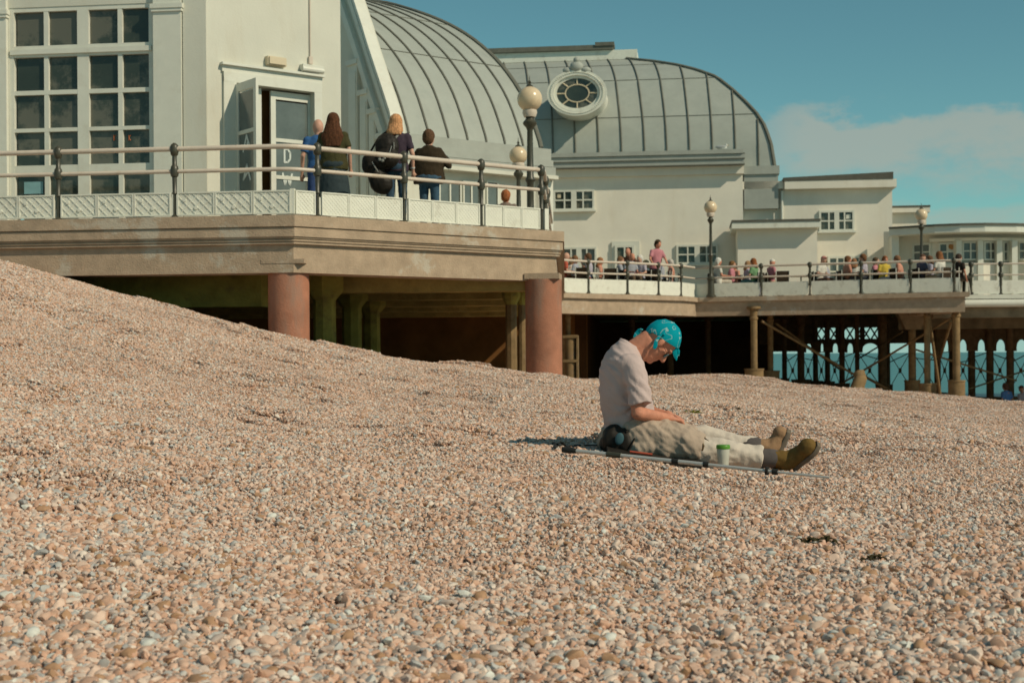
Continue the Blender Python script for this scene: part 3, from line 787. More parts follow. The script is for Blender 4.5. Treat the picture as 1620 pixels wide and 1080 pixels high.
for px, w in ((544 / 3, 1), (616 / 3, -1)):
    k = MB(); f = WL.off(0, -.066); u, zq = f.u(px), f.z(px, 218); h = .045
    k.fbox(f, u - .006, u + .006, .0, .004, zq - h, zq + h)
    k.tube([f.w(u, .002, zq), f.w(u + .03, .002, zq + h)], .006, 4); k.tube([f.w(u, .002, zq), f.w(u + .03, .002, zq - h)], .006, 4)
    k.build('letter', mat('orange_letter%d' % (w + 1), (0.45, 0.13, 0.05), .6), big)

# doors on the chamfered corner
k = MB(); q = .16
k.fbox(WR, WR.u(354), du0, 0, .05, ZD, dz1 + .1); k.fbox(WR, du1, WR.u(509), 0, .05, ZD, dz1 + .1); k.fbox(WR, WR.u(354), WR.u(509), 0, .052, dz1 + .002, dz1 + .16)
k.fbox(WR, WR.u(350), WR.u(512), 0, .10, dz1 + .26, dz1 + .30); k.fbox(WR, WR.u(352), WR.u(510), 0, .04, dz1 + .16, dz1 + .26)
k.build('door_surround', PAINT, pav)
k = MB(); k.fbox(WR.off(0, -.30), du0, du1, -.02, .0, ZD, dz1); k.build('doorway_shade_sheet', DOORIN, pav)  # brown sheet across the opening, coloured as the dim interior
def leaf(f, u0, u1, z0, z1, st=.09, th=.045, rails=(.34, .62), name='door'):
    k = MB()
    k.fbox(f, u0, u0 + st, 0, th, z0, z1); k.fbox(f, u1 - st, u1, 0, th, z0, z1)
    hs = [z0 + (z1 - z0) * r for r in rails]
    k.fbox(f, u0 + st, u1 - st, .001, th - .001, z0, z0 + .2); k.fbox(f, u0 + st, u1 - st, .001, th - .001, z1 - .13, z1)
    for h in hs: k.fbox(f, u0 + st, u1 - st, .001, th - .001, h - .03, h + .03)
    o = k.build(name, PAINT, pav)
    zz_ = [z0 + .2] + hs + [z1 - .13]
    for i in range(len(zz_) - 1):
        q = MB(); q.fbox(f, u0 + st - .005, u1 - st + .005, .014, .026, zz_[i] + (.0 if i == 0 else .028), zz_[i + 1] - .025); q.build('pane', GLASSB, o)
    return o
DR = WR.off(0, -.14)
rleaf = leaf(DR, DR.u(428), DR.u(494), ZD + .02, dz1 - .03, rails=(.40, .66))
k = MB(); k.fbox(DR, du0, DR.u(413), 0, .05, ZD, dz1 - .01); k.build('door_post', PAINT, pav)
hinge = WR.w(WR.u(376), .05, 0)
rr_ = ray(410, 300); best = None
for D in np.arange(20.5, 23.2, .005):
    q_ = rr_ * float(D); q_ = V((q_.x, q_.y, 0)); dd = (q_ - hinge).length
    if best is None or abs(dd - .70) < best[0]: best = (abs(dd - .70), q_)
free = best[1]; dv = (free - hinge).normalized()
LF = Face.__new__(Face); LF.P = hinge; LF.d = dv; LF.n = V((dv.y, -dv.x, 0))
lleaf = leaf(LF, 0, .70, ZD + .02, dz1 - .03, rails=(.40, .66))
# white lettering stuck on the glass
LETTER = mat('white_lettering', (0.62, 0.66, 0.62), .6, var=.03)
def stroke(f, pts, o, parent, name='letter', r=.016):
    k = MB()
    for a, b in zip(pts[:-1], pts[1:]):
        d_ = V((b[0] - a[0], b[1] - a[1])); d_.normalize(); n_ = V((-d_.y, d_.x)) * r; e = d_ * r * .6
        k.fprism(f, [(a[0] + n_.x - e.x, a[1] + n_.y - e.y), (b[0] + n_.x + e.x, b[1] + n_.y + e.y), (b[0] - n_.x + e.x, b[1] - n_.y + e.y), (a[0] - n_.x - e.x, a[1] - n_.y - e.y)], o, o + .003)
    return k.build(name, LETTER, parent)
uc = DR.u(454); zc = DR.z(454, 247)
stroke(DR, [(uc - .05, zc - .11), (uc - .05, zc + .11), (uc + .01, zc + .105), (uc + .055, zc + .05), (uc + .055, zc - .05), (uc + .01, zc - .105), (uc - .05, zc - .11)], .03, rleaf)
zc = DR.z(454, 284)
stroke(DR, [(uc - .085, zc + .09), (uc - .045, zc - .09), (uc, zc + .05), (uc + .045, zc - .09), (uc + .085, zc + .09)], .03, rleaf)
for zc_, s in ((DR.z(420, 238), 1), (DR.z(420, 283), -1)):
    stroke(LF, [(.35 - .12 * s, zc_ - .12), (.35, zc_ + .12), (.35 + .12 * s, zc_ - .10), (.35 + .02, zc_)], .03, lleaf, r=.02)
# two lights over the door
k = MB(); u, zq = WR.u(436), WR.z(436, 99); k.fbox(WR, u - .17, u + .17, 0, .10, zq - .07, zq + .07); k.fbox(WR, u - .15, u + .15, .1, .13, zq - .055, zq + .055)
o = k.build('wall_light', CREAMLAMP, base=WR.w(u, 0, zq)); tag(o, 'cream bulkhead wall light above the open glazed door leaf', 'wall light')
u, zq = WR.u(492), WR.z(492, 110)
wlt = thing('wall_light', 'white strip wall light under a conduit right of the doors', 'wall light', WR.w(u, 0, zq))
k = MB(); k.fbox(WR, u - .19, u + .19, 0, .12, zq - .03, zq + .05); k.tube([WR.w(u - .2, .10, zq - .03), WR.w(u + .2, .10, zq - .03)], .045, 10); k.build('lamp_body', PAINT, wlt)
k = MB(); k.tube([WR.w(u, .02, zq + .05), WR.w(u, .02, zq + 1.5)], .012, 6); k.fbox(WR, u - .035, u + .035, 0, .05, zq + .08, zq + .2); k.build('conduit', RAILW, wlt)

# ------------------------------------------------------------------ hall with the near barrel roof
E0 = pt(643, HOR, 33.4)
HF = Face(E0, AR)            # eave wall
GF2 = Face(HF.w(HF.u(624), 0, 0), AR - 90)      # gable wall, its u runs back from the corner as negative
ZE = (561.5 - 235) / F * 36.0
UE = HF.u(857)
hall = thing('domed_hall', 'white hall under a ribbed grey barrel roof with arched gable', 'hall', (E0.x, E0.y + 3, ZF))
T1 = [0, .45, .86, 1.7, 2.84, 4.0, 5.29, 7.3, 9.6, 12.5]
Z1 = [0, 1.0, 1.60, 2.45, 3.26, 3.88, 4.42, 5.15, 5.66, 5.95]
def smoothprof(T, Zs, n):
    t = np.linspace(0, 1, n) ** 1.6 * T[-1]
    zz_ = np.interp(t, T, Zs)
    for _ in range(2): zz_[1:-1] = zz_[1:-1] * .5 + (zz_[:-2] + zz_[2:]) * .25
    return list(zip(t.tolist(), zz_.tolist()))
PR = smoothprof(T1, Z1, 34)
ribs_px = [(601, 0), (624, 0), (647.6, 212), (679, 216), (711, 219.6), (741.8, 223.5), (771.6, 226.8), (800, 230.4), (827.7, 232.4), (856.6, 234.8)]
us = [HF.u(px) for px, _ in ribs_px]
stp = (us[-1] - us[2]) / 7; us = [us[2] + stp * (i - 2) for i in range(10)]; us = [u for u in us if u > HF.u(635)]
rf = MB(); rf.fbox(HF, us[0], us[-1], -12.4, -.1, ZE - .1, ZE + .05); roof = rf.build('roof', LEADTRIM, hall)
def strip(fc, u0, u1, prof, zb, o=0.0, th=.03):
    k = MB(); n = len(prof); vs = []
    for t, z in prof: vs += [fc.w(u0, o - t, zb + z), fc.w(u1, o - t, zb + z)]
    for t, z in prof: vs += [fc.w(u0, o - t - th * 1.5, zb + z - th), fc.w(u1, o - t - th * 1.5, zb + z - th)]
    fs = []
    for i in range(n - 1):
        a = 2 * i; fs.append((a, a + 1, a + 3, a + 2)); c = a + 2 * n; fs.append((c, c + 2, c + 3, c + 1))
        fs.append((a, a + 2, c + 2, c)); fs.append((a + 1, c + 1, c + 3, a + 3))
    k.add(vs, fs); return k
bounds = [HF.u(627)] + us
for i in range(len(bounds) - 1):
    if bounds[i + 1] - bounds[i] < .05: continue
    cuts = [0, 9, 16, 22, 33]
    for a, b in zip(cuts[:-1], cuts[1:]):
        dz_ = .012 if (a // 2) % 2 else 0
        strip(HF, bounds[i] + .012, bounds[i + 1] - .012, PR[a:b + 1], ZE, o=dz_, th=.03).build('roof_sheet', LEAD, roof, smooth=60)
for i, u in enumerate(us):
    r = .026 if i < len(us) - 1 else .06
    k = MB(); k.tube([HF.w(u, -t + .015, ZE + z + .01) for t, z in PR], r, 6); k.build('seam', SEAM, roof, smooth=60)
for c_ in (9, 16, 22):
    t, z = PR[c_]; k = MB(); k.tube([HF.w(bounds[0] + .03, -t + .012, ZE + z + .004), HF.w(us[-1], -t + .012, ZE + z + .004)], .011, 5); k.build('cross_seam', SEAM, roof)
# far end closed under the last rib, back of the roof
k = MB(); k.fprism(HF.off(0, 0), [(0, 0)] * 0 or [(us[0], ZE), (us[-1], ZE), (us[-1], ZE + .02), (us[0], ZE + .02)], -12.3, -12.5)
ef = Face(HF.w(us[-1] - .05, 0, 0), AR + 90)
poly = [(t, ZE + z - .05) for t, z in PR] + [(PR[-1][0], ZE - 3)] + [(0, ZE - 3)]
MB().fprism(ef, poly, -.15, 0).build('end_wall', WHITE, hall)
# back half of the roof, mirrored
back = [(25 - t, z) for t, z in PR][::-1]
strip(HF, HF.u(627), us[-1], back, ZE, th=.1).build('roof_sheet', LEAD, roof, smooth=60)
# eave flashings and walls
EU = HF.u(628)
k = MB(); k.fbox(HF, EU, UE + .25, -.05, .10, ZE - .30, ZE - .02); k.fbox(HF, EU, UE + .27, -.05, .16, ZE - .48, ZE - .31); k.fbox(HF, EU, UE + .3, -.05, .22, ZE - .70, ZE - .50); k.build('eave_flashing', LEADTRIM, hall)
k = MB(); k.fbox(HF, EU, UE + .32, -.05, .30, ZE - .80, ZE - .71); k.fbox(HF, EU, UE + .3, -.3, .0, ZF - .2, ZE - .72); k.build('wall', WHITE, hall)
k = MB(); k.fbox(Face(HF.w(UE + .3, 0, 0), AR + 90), 0, 12, -.3, 0, ZF - .2, ZE - .1); k.build('wall', WHITE, hall)
k = MB(); k.fbox(HF, UE + .05, UE + .33, 0, .07, ZF, ZE - .8); k.build('corner_pilaster', PAINT, hall)
for a, b, n in ((694, 729, 2), (732, 759, 2), (769, 788, 1)):
    window(HF.off(0, .03), hall, HF.u(a), HF.u(b), ZF + .4, HF.z((a + b) / 2, 287), n, 1, fr=.035, bar=.04, proud=.02, glass=GLASSB)
k = MB(); k.fbox(HF, HF.u(690), HF.u(868), 0, .04, HF.z(780, 263), HF.z(780, 259)); k.build('string_course', PAINT, hall)
# gable seen very obliquely
gp = [GF2.uz(px, py, -.05) for px, py in ((628, 207), (624, 181), (612, 144), (600, 108), (589, 75), (579, 42), (566, 2), (550, -45), (528, -100), (495, -165), (450, -230))]
poly = [(p[0], p[1] - .05) for p in gp] + [(gp[-1][0], ZF - .2), (gp[0][0], ZF - .2)]
gw = MB(); gw.fprism(GF2, poly, -.3, 0.0); gable = gw.build('gable_wall', WHITE, hall)
def raking(o0, o1, d0, d1, name, m):
    k = MB()
    for (a, za), (b, zb) in zip(gp[:-1], gp[1:]):
        k.fprism(GF2, [(a, za + d0), (a, za + d1), (b, zb + d1), (b, zb + d0)], o0, o1)
    return k.build(name, m, gable)
raking(-.22, .08, -.12, .05, 'coping', PAINT)
raking(0, .09, -.42, -.15, 'coping_moulding', PAINT)
raking(0, .14, -1.15, -.80, 'raking_band', PAINT)
for a, b, yc in ((553, 567, 95), (571, 583, 142), (585, 596, 172), (598, 607, 211)):
    u0, u1 = GF2.u(a, 300, .1), GF2.u(b, 300, .1); zc_ = GF2.z((a + b) / 2, yc, .1)
    k = MB(); k.fbox(GF2, u0, u1, 0, .12, ZF, zc_); k.fbox(GF2, u0 - .04, u1 + .04, 0, .17, zc_ - .12, zc_); k.fbox(GF2, u0 + .05, u1 - .05, .12, .14, ZF + .5, zc_ - .3)
    k.build('pilaster', PAINT, gable)
k = MB(); k.fbox(GF2, -.25, .04, 0, .14, ZF, ZE - .3); k.build('pilaster', PAINT, gable)

# ------------------------------------------------------------------ theatre with the second grey roof
MF = Face(pt(1100, HOR, 54), AL)
th = thing('pier_theatre', 'large white building under a grey curved roof with an oval window', 'theatre', (MF.P.x, MF.P.y + 4, ZF))
um0, um1 = MF.u(862), MF.u(1176); zc0 = MF.z(1000, 264, .35); zc1 = MF.z(1000, 240, .5)
k = MB(); k.fbox(MF, um0 - 6, um1, -9, 0, ZF - .2, zc1 - .25); k.build('wall', WHITE2, th)
k = MB(); k.fbox(MF, um0 - 6, um1 + .03, 0, .16, zc0 - .32, zc0 - .01); k.build('plaster_band', WHITE2, th)
k = MB(); h = zc1 - zc0
k.fbox(MF, um0 - 6, um1 + .05, -.3, .42, zc0, zc0 + h * .36); k.fbox(MF, um0 - 6, um1 + .05, -.3, .46, zc0 + h * .38, zc0 + h * .70); k.fbox(MF, um0 - 6, um1 - .0, -.3, .52, zc0 + h * .72, zc1)
k.build('eave_cornice', LEADTRIM, th)
k = MB()
for a in (zc0 - .02, zc0 + h * .355, zc0 + h * .695): k.fbox(MF, um0 - 6, um1 + .06, .3, .47, a, a + .035)
k.build('lead_flashing', SEAM, th)
TF = Face(pt(1228, HOR, 54), AL)          # roof face, u = 0 at the right foot of the hip
TT = [0, .12, .33, .62, .96, 1.4, 1.97, 2.6, 3.24, 4.1, 5.0, 6.5]
TZ = [0, .85, 1.60, 2.15, 2.63, 3.2, 3.85, 4.27, 4.62, 5.0, 5.32, 5.55]
ZR = (559 - 265) / F * 54
def fz(t): return float(np.interp(t, TT, TZ))
fine = sorted(set([round(x, 3) for x in list(np.linspace(0, 1, 9)) + list(np.linspace(1, 5.0, 20))]))
roof2 = MB().fbox(TF, TF.u(800) - 4, -.4, -10, -1.2, ZR - .2, ZR + .5).build('roof', LEADTRIM, th)
sp = [876.7, 911.9, 948.9, 985.3, 1021.7, 1056.9, 1092.7, 1128.8, 1165, 1201.4]
su = [TF.u(p) for p in sp]; d_ = (su[-1] - su[0]) / 9
su = [su[0] - d_ * i for i in range(4, 0, -1)] + su
LEAN = -.095
def tp(u, t, z, o=0): return TF.w(u + LEAN * 0 + (-.16 * t if u < -4.5 else -.16 * t * max(0, (-u) / 4.5)), -t + o, ZR + z)
bounds = su + [0.0]
for i in range(len(bounds) - 1):
    a, b = bounds[i], bounds[i + 1]
    for lo, hi in ((0, .62), (.62, 1.97), (1.97, 5.0)):
        tl = [lo] + [t for t in fine if lo < t < hi] + [hi]
        vs, fs = [], []
        for t in tl:
            lim = -t                       # the hip cuts the sheet where u > -t
            ua_, ub_ = min(a + .012, lim), min(b - .012, lim)
            vs += [tp(ua_, t, fz(t)), tp(ub_, t, fz(t)), tp(ua_, t + .06, fz(t) - .03), tp(ub_, t + .06, fz(t) - .03)]
        for j in range(len(tl) - 1):
            c = 4 * j; fs += [(c, c + 1, c + 5, c + 4), (c + 2, c + 6, c + 7, c + 3), (c, c + 4, c + 6, c + 2), (c + 1, c + 3, c + 7, c + 5)]
        if abs(vs[0].x - vs[1].x) < .03: continue
        k = MB(); k.add(vs, fs); k.build('roof_sheet', LEAD, roof2, smooth=60)
for u in su:
    tt = [t for t in fine if t < -u + .01]
    if u < -5: tt = fine
    k = MB(); k.tube([tp(u, t, fz(t) + .01, .02) for t in tt], .033, 6); k.build('seam', SEAM, roof2, smooth=60)
for t in (.62, 1.97, 3.6):
    k = MB(); k.tube([tp(su[0] + (-t - su[0]) * q / 14, t, fz(t) + .006, .012) for q in range(15)], .012, 5); k.build('cross_seam', SEAM, roof2)
k = MB(); k.tube([tp(-t, t, fz(t) + .02) for t in fine], .07, 6); k.build('hip_seam', SEAM, roof2, smooth=60)
# seaward end of the roof
vs, fs = [], []
for t in fine: vs += [tp(-t, t, fz(t)), TF.w(-t, -16 + t * 0, ZR + fz(t))]
for j in range(len(fine) - 1): fs.append((2 * j, 2 * j + 1, 2 * j + 3, 2 * j + 2))
k = MB(); k.add(vs, fs); k.build('roof_sheet', LEAD, roof2, smooth=60)
# ridge fascia and flat top
ue = tp(-5, 5, 0); uu_ = (ue - TF.P).dot(TF.d)
k = MB(); k.fbox(TF, su[0] - 1.2, uu_ + .45, -16, -4.98, ZR + 5.2, ZR + 5.72); k.build('ridge_fascia', PANELW, roof2)
k = MB(); k.fbox(TF, su[0] - 1.2, uu_ - .55, -16, -4.85, ZR + 5.73, ZR + 5.93); k.fbox(TF, su[0] - 1.2, uu_ + .6, -16.2, -4.9, ZR + 5.19, ZR + 5.30); k.fbox(TF, uu_ - 1.3, uu_ - .5, -5.6, -4.8, ZR + 5.88, ZR + 6.03); k.build('ridge_capping', SEAM, roof2)
# base block at the foot of the hip
k = MB(); zb0, zb1 = MF.z(1205, 288), MF.z(1205, 265); a, b = MF.u(1178), MF.u(1232)
k.fbox(MF, a, b, -8, -.05, zb0 - 1, zb1); k.fbox(MF, a - .03, b + .05, -8, .02, zb1 - .25, zb1 + .06); k.build('hip_base', LEADTRIM, th)
# oval window in its carved frame, standing out of the roof
OF = Face(pt(913, HOR, 54.3), AL - 0); oc = OF.uz(913, 148); orx = abs(OF.u(959) - OF.u(867)) / 2; orz = (OF.z(913, 111) - OF.z(913, 185)) / 2
def oval(k, rx, rz_, o0, o1, rx2, rz2, n=36):
    vs, fs = [], []
    for i in range(n):
        c, s_ = math.cos(2 * math.pi * i / n), math.sin(2 * math.pi * i / n)
        for (x, z, o) in ((rx, rz_, o0), (rx, rz_, o1), (rx2, rz2, o1), (rx2, rz2, o0)): vs.append(OF.w(oc[0] + x * c, o, oc[1] + z * s_))
    for i in range(n):
        a, b = 4 * i, 4 * ((i + 1) % n)
        for j in range(4): fs.append((a + j, b + j, b + (j + 1) % 4, a + (j + 1) % 4))
    k.add(vs, fs)
k = MB(); oval(k, orx * .97, orz * .97, -1.9, .02, orx * .7, orz * .65); oval(k, orx * 1.03, orz * .98, .0, .14, orx * .80, orz * .76); oval(k, orx * .8, orz * .76, 0, .06, orx * .70, orz * .64)
for i in range(72):
    an = 2 * math.pi * i / 72; k.ell(OF.w(oc[0] + orx * .9 * math.cos(an), .13, oc[1] + orz * .88 * math.sin(an)), (.05, .05, .03), seg=6, rings=4)
ofr = k.build('oval_window', PANELW, th, smooth=40)
k = MB(); zt_ = oc[1] + orz
k.ell(OF.w(oc[0], .1, zt_ + .12), (.26, .14, .2), seg=10, rings=6); k.ell(OF.w(oc[0] - .35, .08, zt_ - .02), (.2, .1, .12), seg=8, rings=5); k.ell(OF.w(oc[0] + .35, .08, zt_ - .02), (.2, .1, .12), seg=8, rings=5); k.ell(OF.w(oc[0], .12, zt_ + .36), (.13, .1, .12), seg=8, rings=5)
k.fbox(OF, oc[0] - .5, oc[0] + .5, -1.2, .05, zt_ - .12, zt_ + .02); k.build('carved_crest', LEADTRIM, ofr, smooth=50)
gx_, gz_ = orx * .71, orz * .65
segs = [math.pi * 2 * (i + .0) / 8 + .0 for i in range(8)]
def opt_(r, an, o): return OF.w(oc[0] + gx_ * r * math.cos(an), o, oc[1] + gz_ * r * math.sin(an))
for i in range(8):
    a0 = segs[i]; k = MB(); vs = []
    n = 5
    arr = [(.58, a0 + math.pi / 4 * j / n) for j in range(n + 1)] + [(.99, a0 + math.pi / 4 * j / n) for j in range(n, -1, -1)]
    f_ = [opt_(r, a, .012) for r, a in arr] + [opt_(r, a, -.02) for r, a in arr]; m_ = len(arr)
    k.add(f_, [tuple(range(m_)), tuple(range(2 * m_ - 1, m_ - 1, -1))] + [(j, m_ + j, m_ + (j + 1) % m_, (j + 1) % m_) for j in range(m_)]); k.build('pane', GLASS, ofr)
k = MB(); arr = [(.57, 2 * math.pi * j / 24) for j in range(24)]; f_ = [opt_(r, a, .012) for r, a in arr] + [opt_(r, a, -.02) for r, a in arr]
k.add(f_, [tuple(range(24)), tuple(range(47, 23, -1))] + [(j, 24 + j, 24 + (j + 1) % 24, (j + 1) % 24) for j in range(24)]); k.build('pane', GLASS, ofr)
k = MB()
for i in range(8): k.tube([opt_(.58, segs[i], .02), opt_(1, segs[i], .02)], .028, 5)
k.tube([opt_(.575, 2 * math.pi * j / 24, .02) for j in range(25)], .028, 5, caps=False); k.build('glazing_bars', CREAMLAMP, ofr)
# windows and door of the main wall
def win_px(fc, x0, y0, x1, y1, cols, rows, parent, ybot=None, mull=None, **kw):
    xm, ym = (x0 + x1) / 2, (y0 + y1) / 2
    fc = fc.off(0, .03)
    return window(fc, parent, fc.u(x0), fc.u(x1), fc.z(xm, y1) if ybot is None else ybot, fc.z(xm, y0), cols, rows, fr=.075, bar=.05, mull=mull, proud=.06, **kw)
win_px(MF, 876, 300.5, 941, 333, 4, 2, th, mull={1: .10}, sill=.10)
win_px(MF, 888, 391, 944, 437, 4, 2, th, mull={1: .10}, sill=.06, glass=GLASSB)
win_px(MF, 1070, 387, 1136, 418, 4, 2, th, mull={1: .10}, sill=.08)
k = MB(); a, b = MF.u(968), MF.u(1012); k.fbox(MF, a, b, 0, .07, ZF, MF.z(990, 382)); k.build('door_surround', PAINT, th)
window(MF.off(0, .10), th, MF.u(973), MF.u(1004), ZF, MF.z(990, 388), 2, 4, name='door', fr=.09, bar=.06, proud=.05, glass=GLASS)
# recessed bay and parapet block to the right
BF = MF.off(0, -.35); a, b = BF.u(1176), BF.u(1240); zt_ = BF.z(1208, 290)
k = MB(); k.fbox(BF, um1 - .1, b, -7, 0, ZF - .2, zt_); k.fbox(BF, um1 - .05, b, 0, .3, zt_ - .25, zt_ + .04); k.build('wall', WHITE2, th)
PF = MF.off(0, -.2); a, b = PF.u(1239), PF.u(1412); zt_ = PF.z(1325, 284)
k = MB(); k.fbox(PF, a, b, -8, 0, ZF - .2, zt_ - .05); k.build('wall', WHITE2, th)
k = MB(); k.fbox(PF, a + .05, b + .12, -8.1, .34, zt_ - .36, zt_ - .06); k.build('parapet_fascia', WHITE2, th)
k = MB(); k.hexa([PF.w(a, .36, zt_ - .056), PF.w(b + .0, .36, zt_ - .056), PF.w(b, -8, zt_ - .05), PF.w(a, -8, zt_ - .05), PF.w(a, .36, zt_ + .07), PF.w(b + .0, .36, zt_ + .20), PF.w(b, -8, zt_ + .20), PF.w(a, -8, zt_ + .07)]); k.build('roof_edge', ROOFDK, th)
k = MB(); u = PF.u(1237.5); k.tube([PF.w(u, .06, ZF), PF.w(u, .06, zt_ - .4)], .05, 8); k.build('downpipe', PAINT, th)
uw = win_px(PF, 1296, 333, 1352, 366, 4, 2, th, mull={1: .09}, sill=.08)
k = MB(); f_ = PF.off(0, .024); k.fbox(f_, f_.u(1339), f_.u(1346), 0, .004, f_.z(1342, 346), f_.z(1342, 339)); k.build('notice_card', PAINT, uw)
f_ = MF.off(0, .024); k = MB(); k.fbox(f_, f_.u(882.5), f_.u(888), 0, .004, f_.z(886, 313), f_.z(886, 307)); o = k.build('notice', CREAMLAMP, base=f_.w(f_.u(885), 0, 7.5)); tag(o, 'small square notice in the upper left window of the theatre wall', 'notice')
window(PF.off(0, .03), th, PF.u(1309), PF.u(1362), ZF + .1, PF.z(1335, 405), 4, 3, name='glazed_door', fr=.09, bar=.06, proud=.07, glass=GLASSB)
# low porch block in front
QF = MF.off(0, 2.3); a, b = QF.u(1167), QF.u(1293); zt_ = QF.z(1230, 351)
k = MB(); k.fbox(QF, a, b, -2.2, 0, ZF - .2, zt_ - .2); k.build('porch_wall', WHITE2, th)
k = MB(); k.fbox(QF, QF.u(1158), QF.u(1296), -2.2, .42, zt_ - .25, zt_ - .03); k.build('porch_fascia', PANELW, th)
k = MB(); k.fbox(QF, QF.u(1158) - .02, QF.u(1296) + .02, -2.2, .45, zt_ - .028, zt_ + .05); k.build('porch_roof', ROOFDK, th)
# upper block beyond
XF = MF.off(0, -4); k = MB(); a, b = XF.u(1405), XF.u(1466); zt_ = XF.z(1435, 329)
k.fbox(XF, a, b, -6, 0, ZF, zt_); k.build('wall', WHITE2, th)
k = MB(); k.fbox(XF, a, b + .1, -6, .25, zt_ - .2, zt_ + .0); k.build('parapet_fascia', WHITE2, th); k = MB(); k.fbox(XF, a, b + .12, -6, .27, zt_ + .003, zt_ + .07); k.build('roof_edge', ROOFDK, th)

# ------------------------------------------------------------------ curved pavilion at the right
cv = thing('curved_pavilion', 'low white curved pavilion with a flat roof and row of windows', 'pavilion', (18, 53, ZF))
rl = [at_z(px, 0, D) for px, D in ((1408, 51.6), (1440, 51.2), (1480, 50.6), (1520, 50.3), (1560, 50.2), (1610, 50.4), (1660, 51), (1720, 52.2), (1780, 54))]
rl = [V((p.x, p.y, 0)) for p in rl]
ztp = pt(1500, 357, 50.4).z
MB().sweep(rl, [(-1.0, ztp - .24), (0.0, ztp - .24), (0.0, ztp), (-1.0, ztp)]).build('roof_fascia', PAINT, cv)
MB().sweep(rl, [(-6.0, ztp + .003), (0.06, ztp + .003), (0.06, ztp + .07), (-6.0, ztp + .07)]).build('roof', ROOFDK, cv)
wl_ = [p + V((.1, 1.15, 0)) for p in rl]
MB().sweep(wl_, [(-.3, ZF - .2), (0, ZF - .2), (0, ztp - .0), (-.3, ztp - .0)]).build('wall', WHITE2, cv)
k = MB(); CFc = Face(rl[0] + V((.15, .2, 0)), AL); k.fbox(CFc, 0, .25, -.9, 0.0, ZF, ztp - .24); k.build('end_pier', PAINT, cv)
def cwin(x0, x1, y0, y1, cols, rows, proud=.0, name='window', **kw):
    xm = (x0 + x1) / 2
    # the chord of the curved wall under this window
    best = None
    for i in range(len(wl_) - 1):
        f = Face.__new__(Face); f.P = wl_[i]; f.d = (wl_[i + 1] - wl_[i]).normalized(); f.n = V((f.d.y, -f.d.x, 0))
        u = f.u(xm); Lg = (wl_[i + 1] - wl_[i]).length
        if 0 <= u <= Lg: best = f
    f = best.off(0, proud + .03)
    return window(f, cv, f.u(x0), f.u(x1), f.z(xm, y1), f.z(xm, y0), cols, rows, name=name, fr=.06, bar=.045, proud=.05, **kw), f
cwin(1444, 1473, 385, 413, 2, 2, glass=GLASSB)
sg, sf = cwin(1485, 1513, 384, 413, 2, 2, glass=GLASSB)
k = MB(); u0, z0 = sf.u(1505.5), sf.z(1505.5, 390)
k.fbox(sf, u0 - .18, u0 + .18, -.008, .0, z0 - .18, z0 + .18); k.build('poster', PAINT, sg)
k = MB(); vs = [sf.w(u0 + .11 * math.cos(6.283 * i / 16), .0, z0 + .11 * math.sin(6.283 * i / 16)) for i in range(16)]; vs2 = [v + sf.n * .006 for v in vs]
k.add(vs + vs2, [tuple(range(16)), tuple(range(31, 15, -1))] + [(i, 16 + i, 16 + (i + 1) % 16, (i + 1) % 16) for i in range(16)]); k.build('round_emblem', mat('orange_print', (0.42, .2, .07), .7), sg)
for a, b, nm in ((1522, 1549, 'window'), (1556, 1578, 'window'), (1586, 1602, 'door'), (1610, 1632, 'window'), (1642, 1664, 'window')):
    cwin(a, b, 382, 412 if nm == 'window' else 414, 2, 2, proud=.08, glass=GLASSB, name=nm)
k = MB()
for px in (1518, 1552, 1582, 1606, 1637):
    p = at_z(px, 0, 51.1); k.fbox(Face(V((p.x, p.y - .0, 0)), 0), -.10, .10, -.35, 0.05, ZF, pt(px, 381, 51.1).z)
k.build('mullion_posts', PAINT, cv)
k = MB(); pl2 = [p + V((0.1, .97, 0)) for p in rl[2:]]
k.sweep(pl2, [(-.3, pt(1560, 381, 51.2).z), (.08, pt(1560, 381, 51.2).z), (.08, pt(1560, 376, 51.2).z), (-.3, pt(1560, 376, 51.2).z)]); k.sweep(pl2, [(-.3, ZF), (0.05, ZF), (0.05, pt(1560, 416, 51.2).z), (-.3, pt(1560, 416, 51.2).z)]); k.build('bay_skirting', WHITE2, cv)
# a gull resting on the cornice
g = MF.w(MF.u(1142, 234, .3), .25, zc1)
gull = thing('seagull', 'small pale gull resting on the roof cornice above the lamp', 'seagull', g)
k = MB(); k.ell(g + V((0, 0, .10)), (.20, .08, .085), seg=12, rings=8); k.ell(g + V((.17, 0, .19)), .055, seg=10, rings=6); k.cap(g + V((.1, 0, .12)), g + V((.16, 0, .18)), .05, .04, 8); k.cap(g + V((-.15, 0, .11)), g + V((-.3, 0, .12)), .045, .012, 8)
me = remesh(k, 'body', .014, 4); place(me, 'body', mat('gull_white', (.6, .6, .55), .7), gull)
k = MB(); k.ell(g + V((-.05, -.06, .13)), (.2, .03, .06), seg=10, rings=6); k.build('wing', mat('gull_grey', (.32, .34, .34), .7), gull, smooth=60)
k = MB(); k.cap(g + V((.21, 0, .185)), g + V((.27, 0, .175)), .014, .005, 6); k.build('beak', mat('gull_beak', (.5, .3, .08), .6), gull)
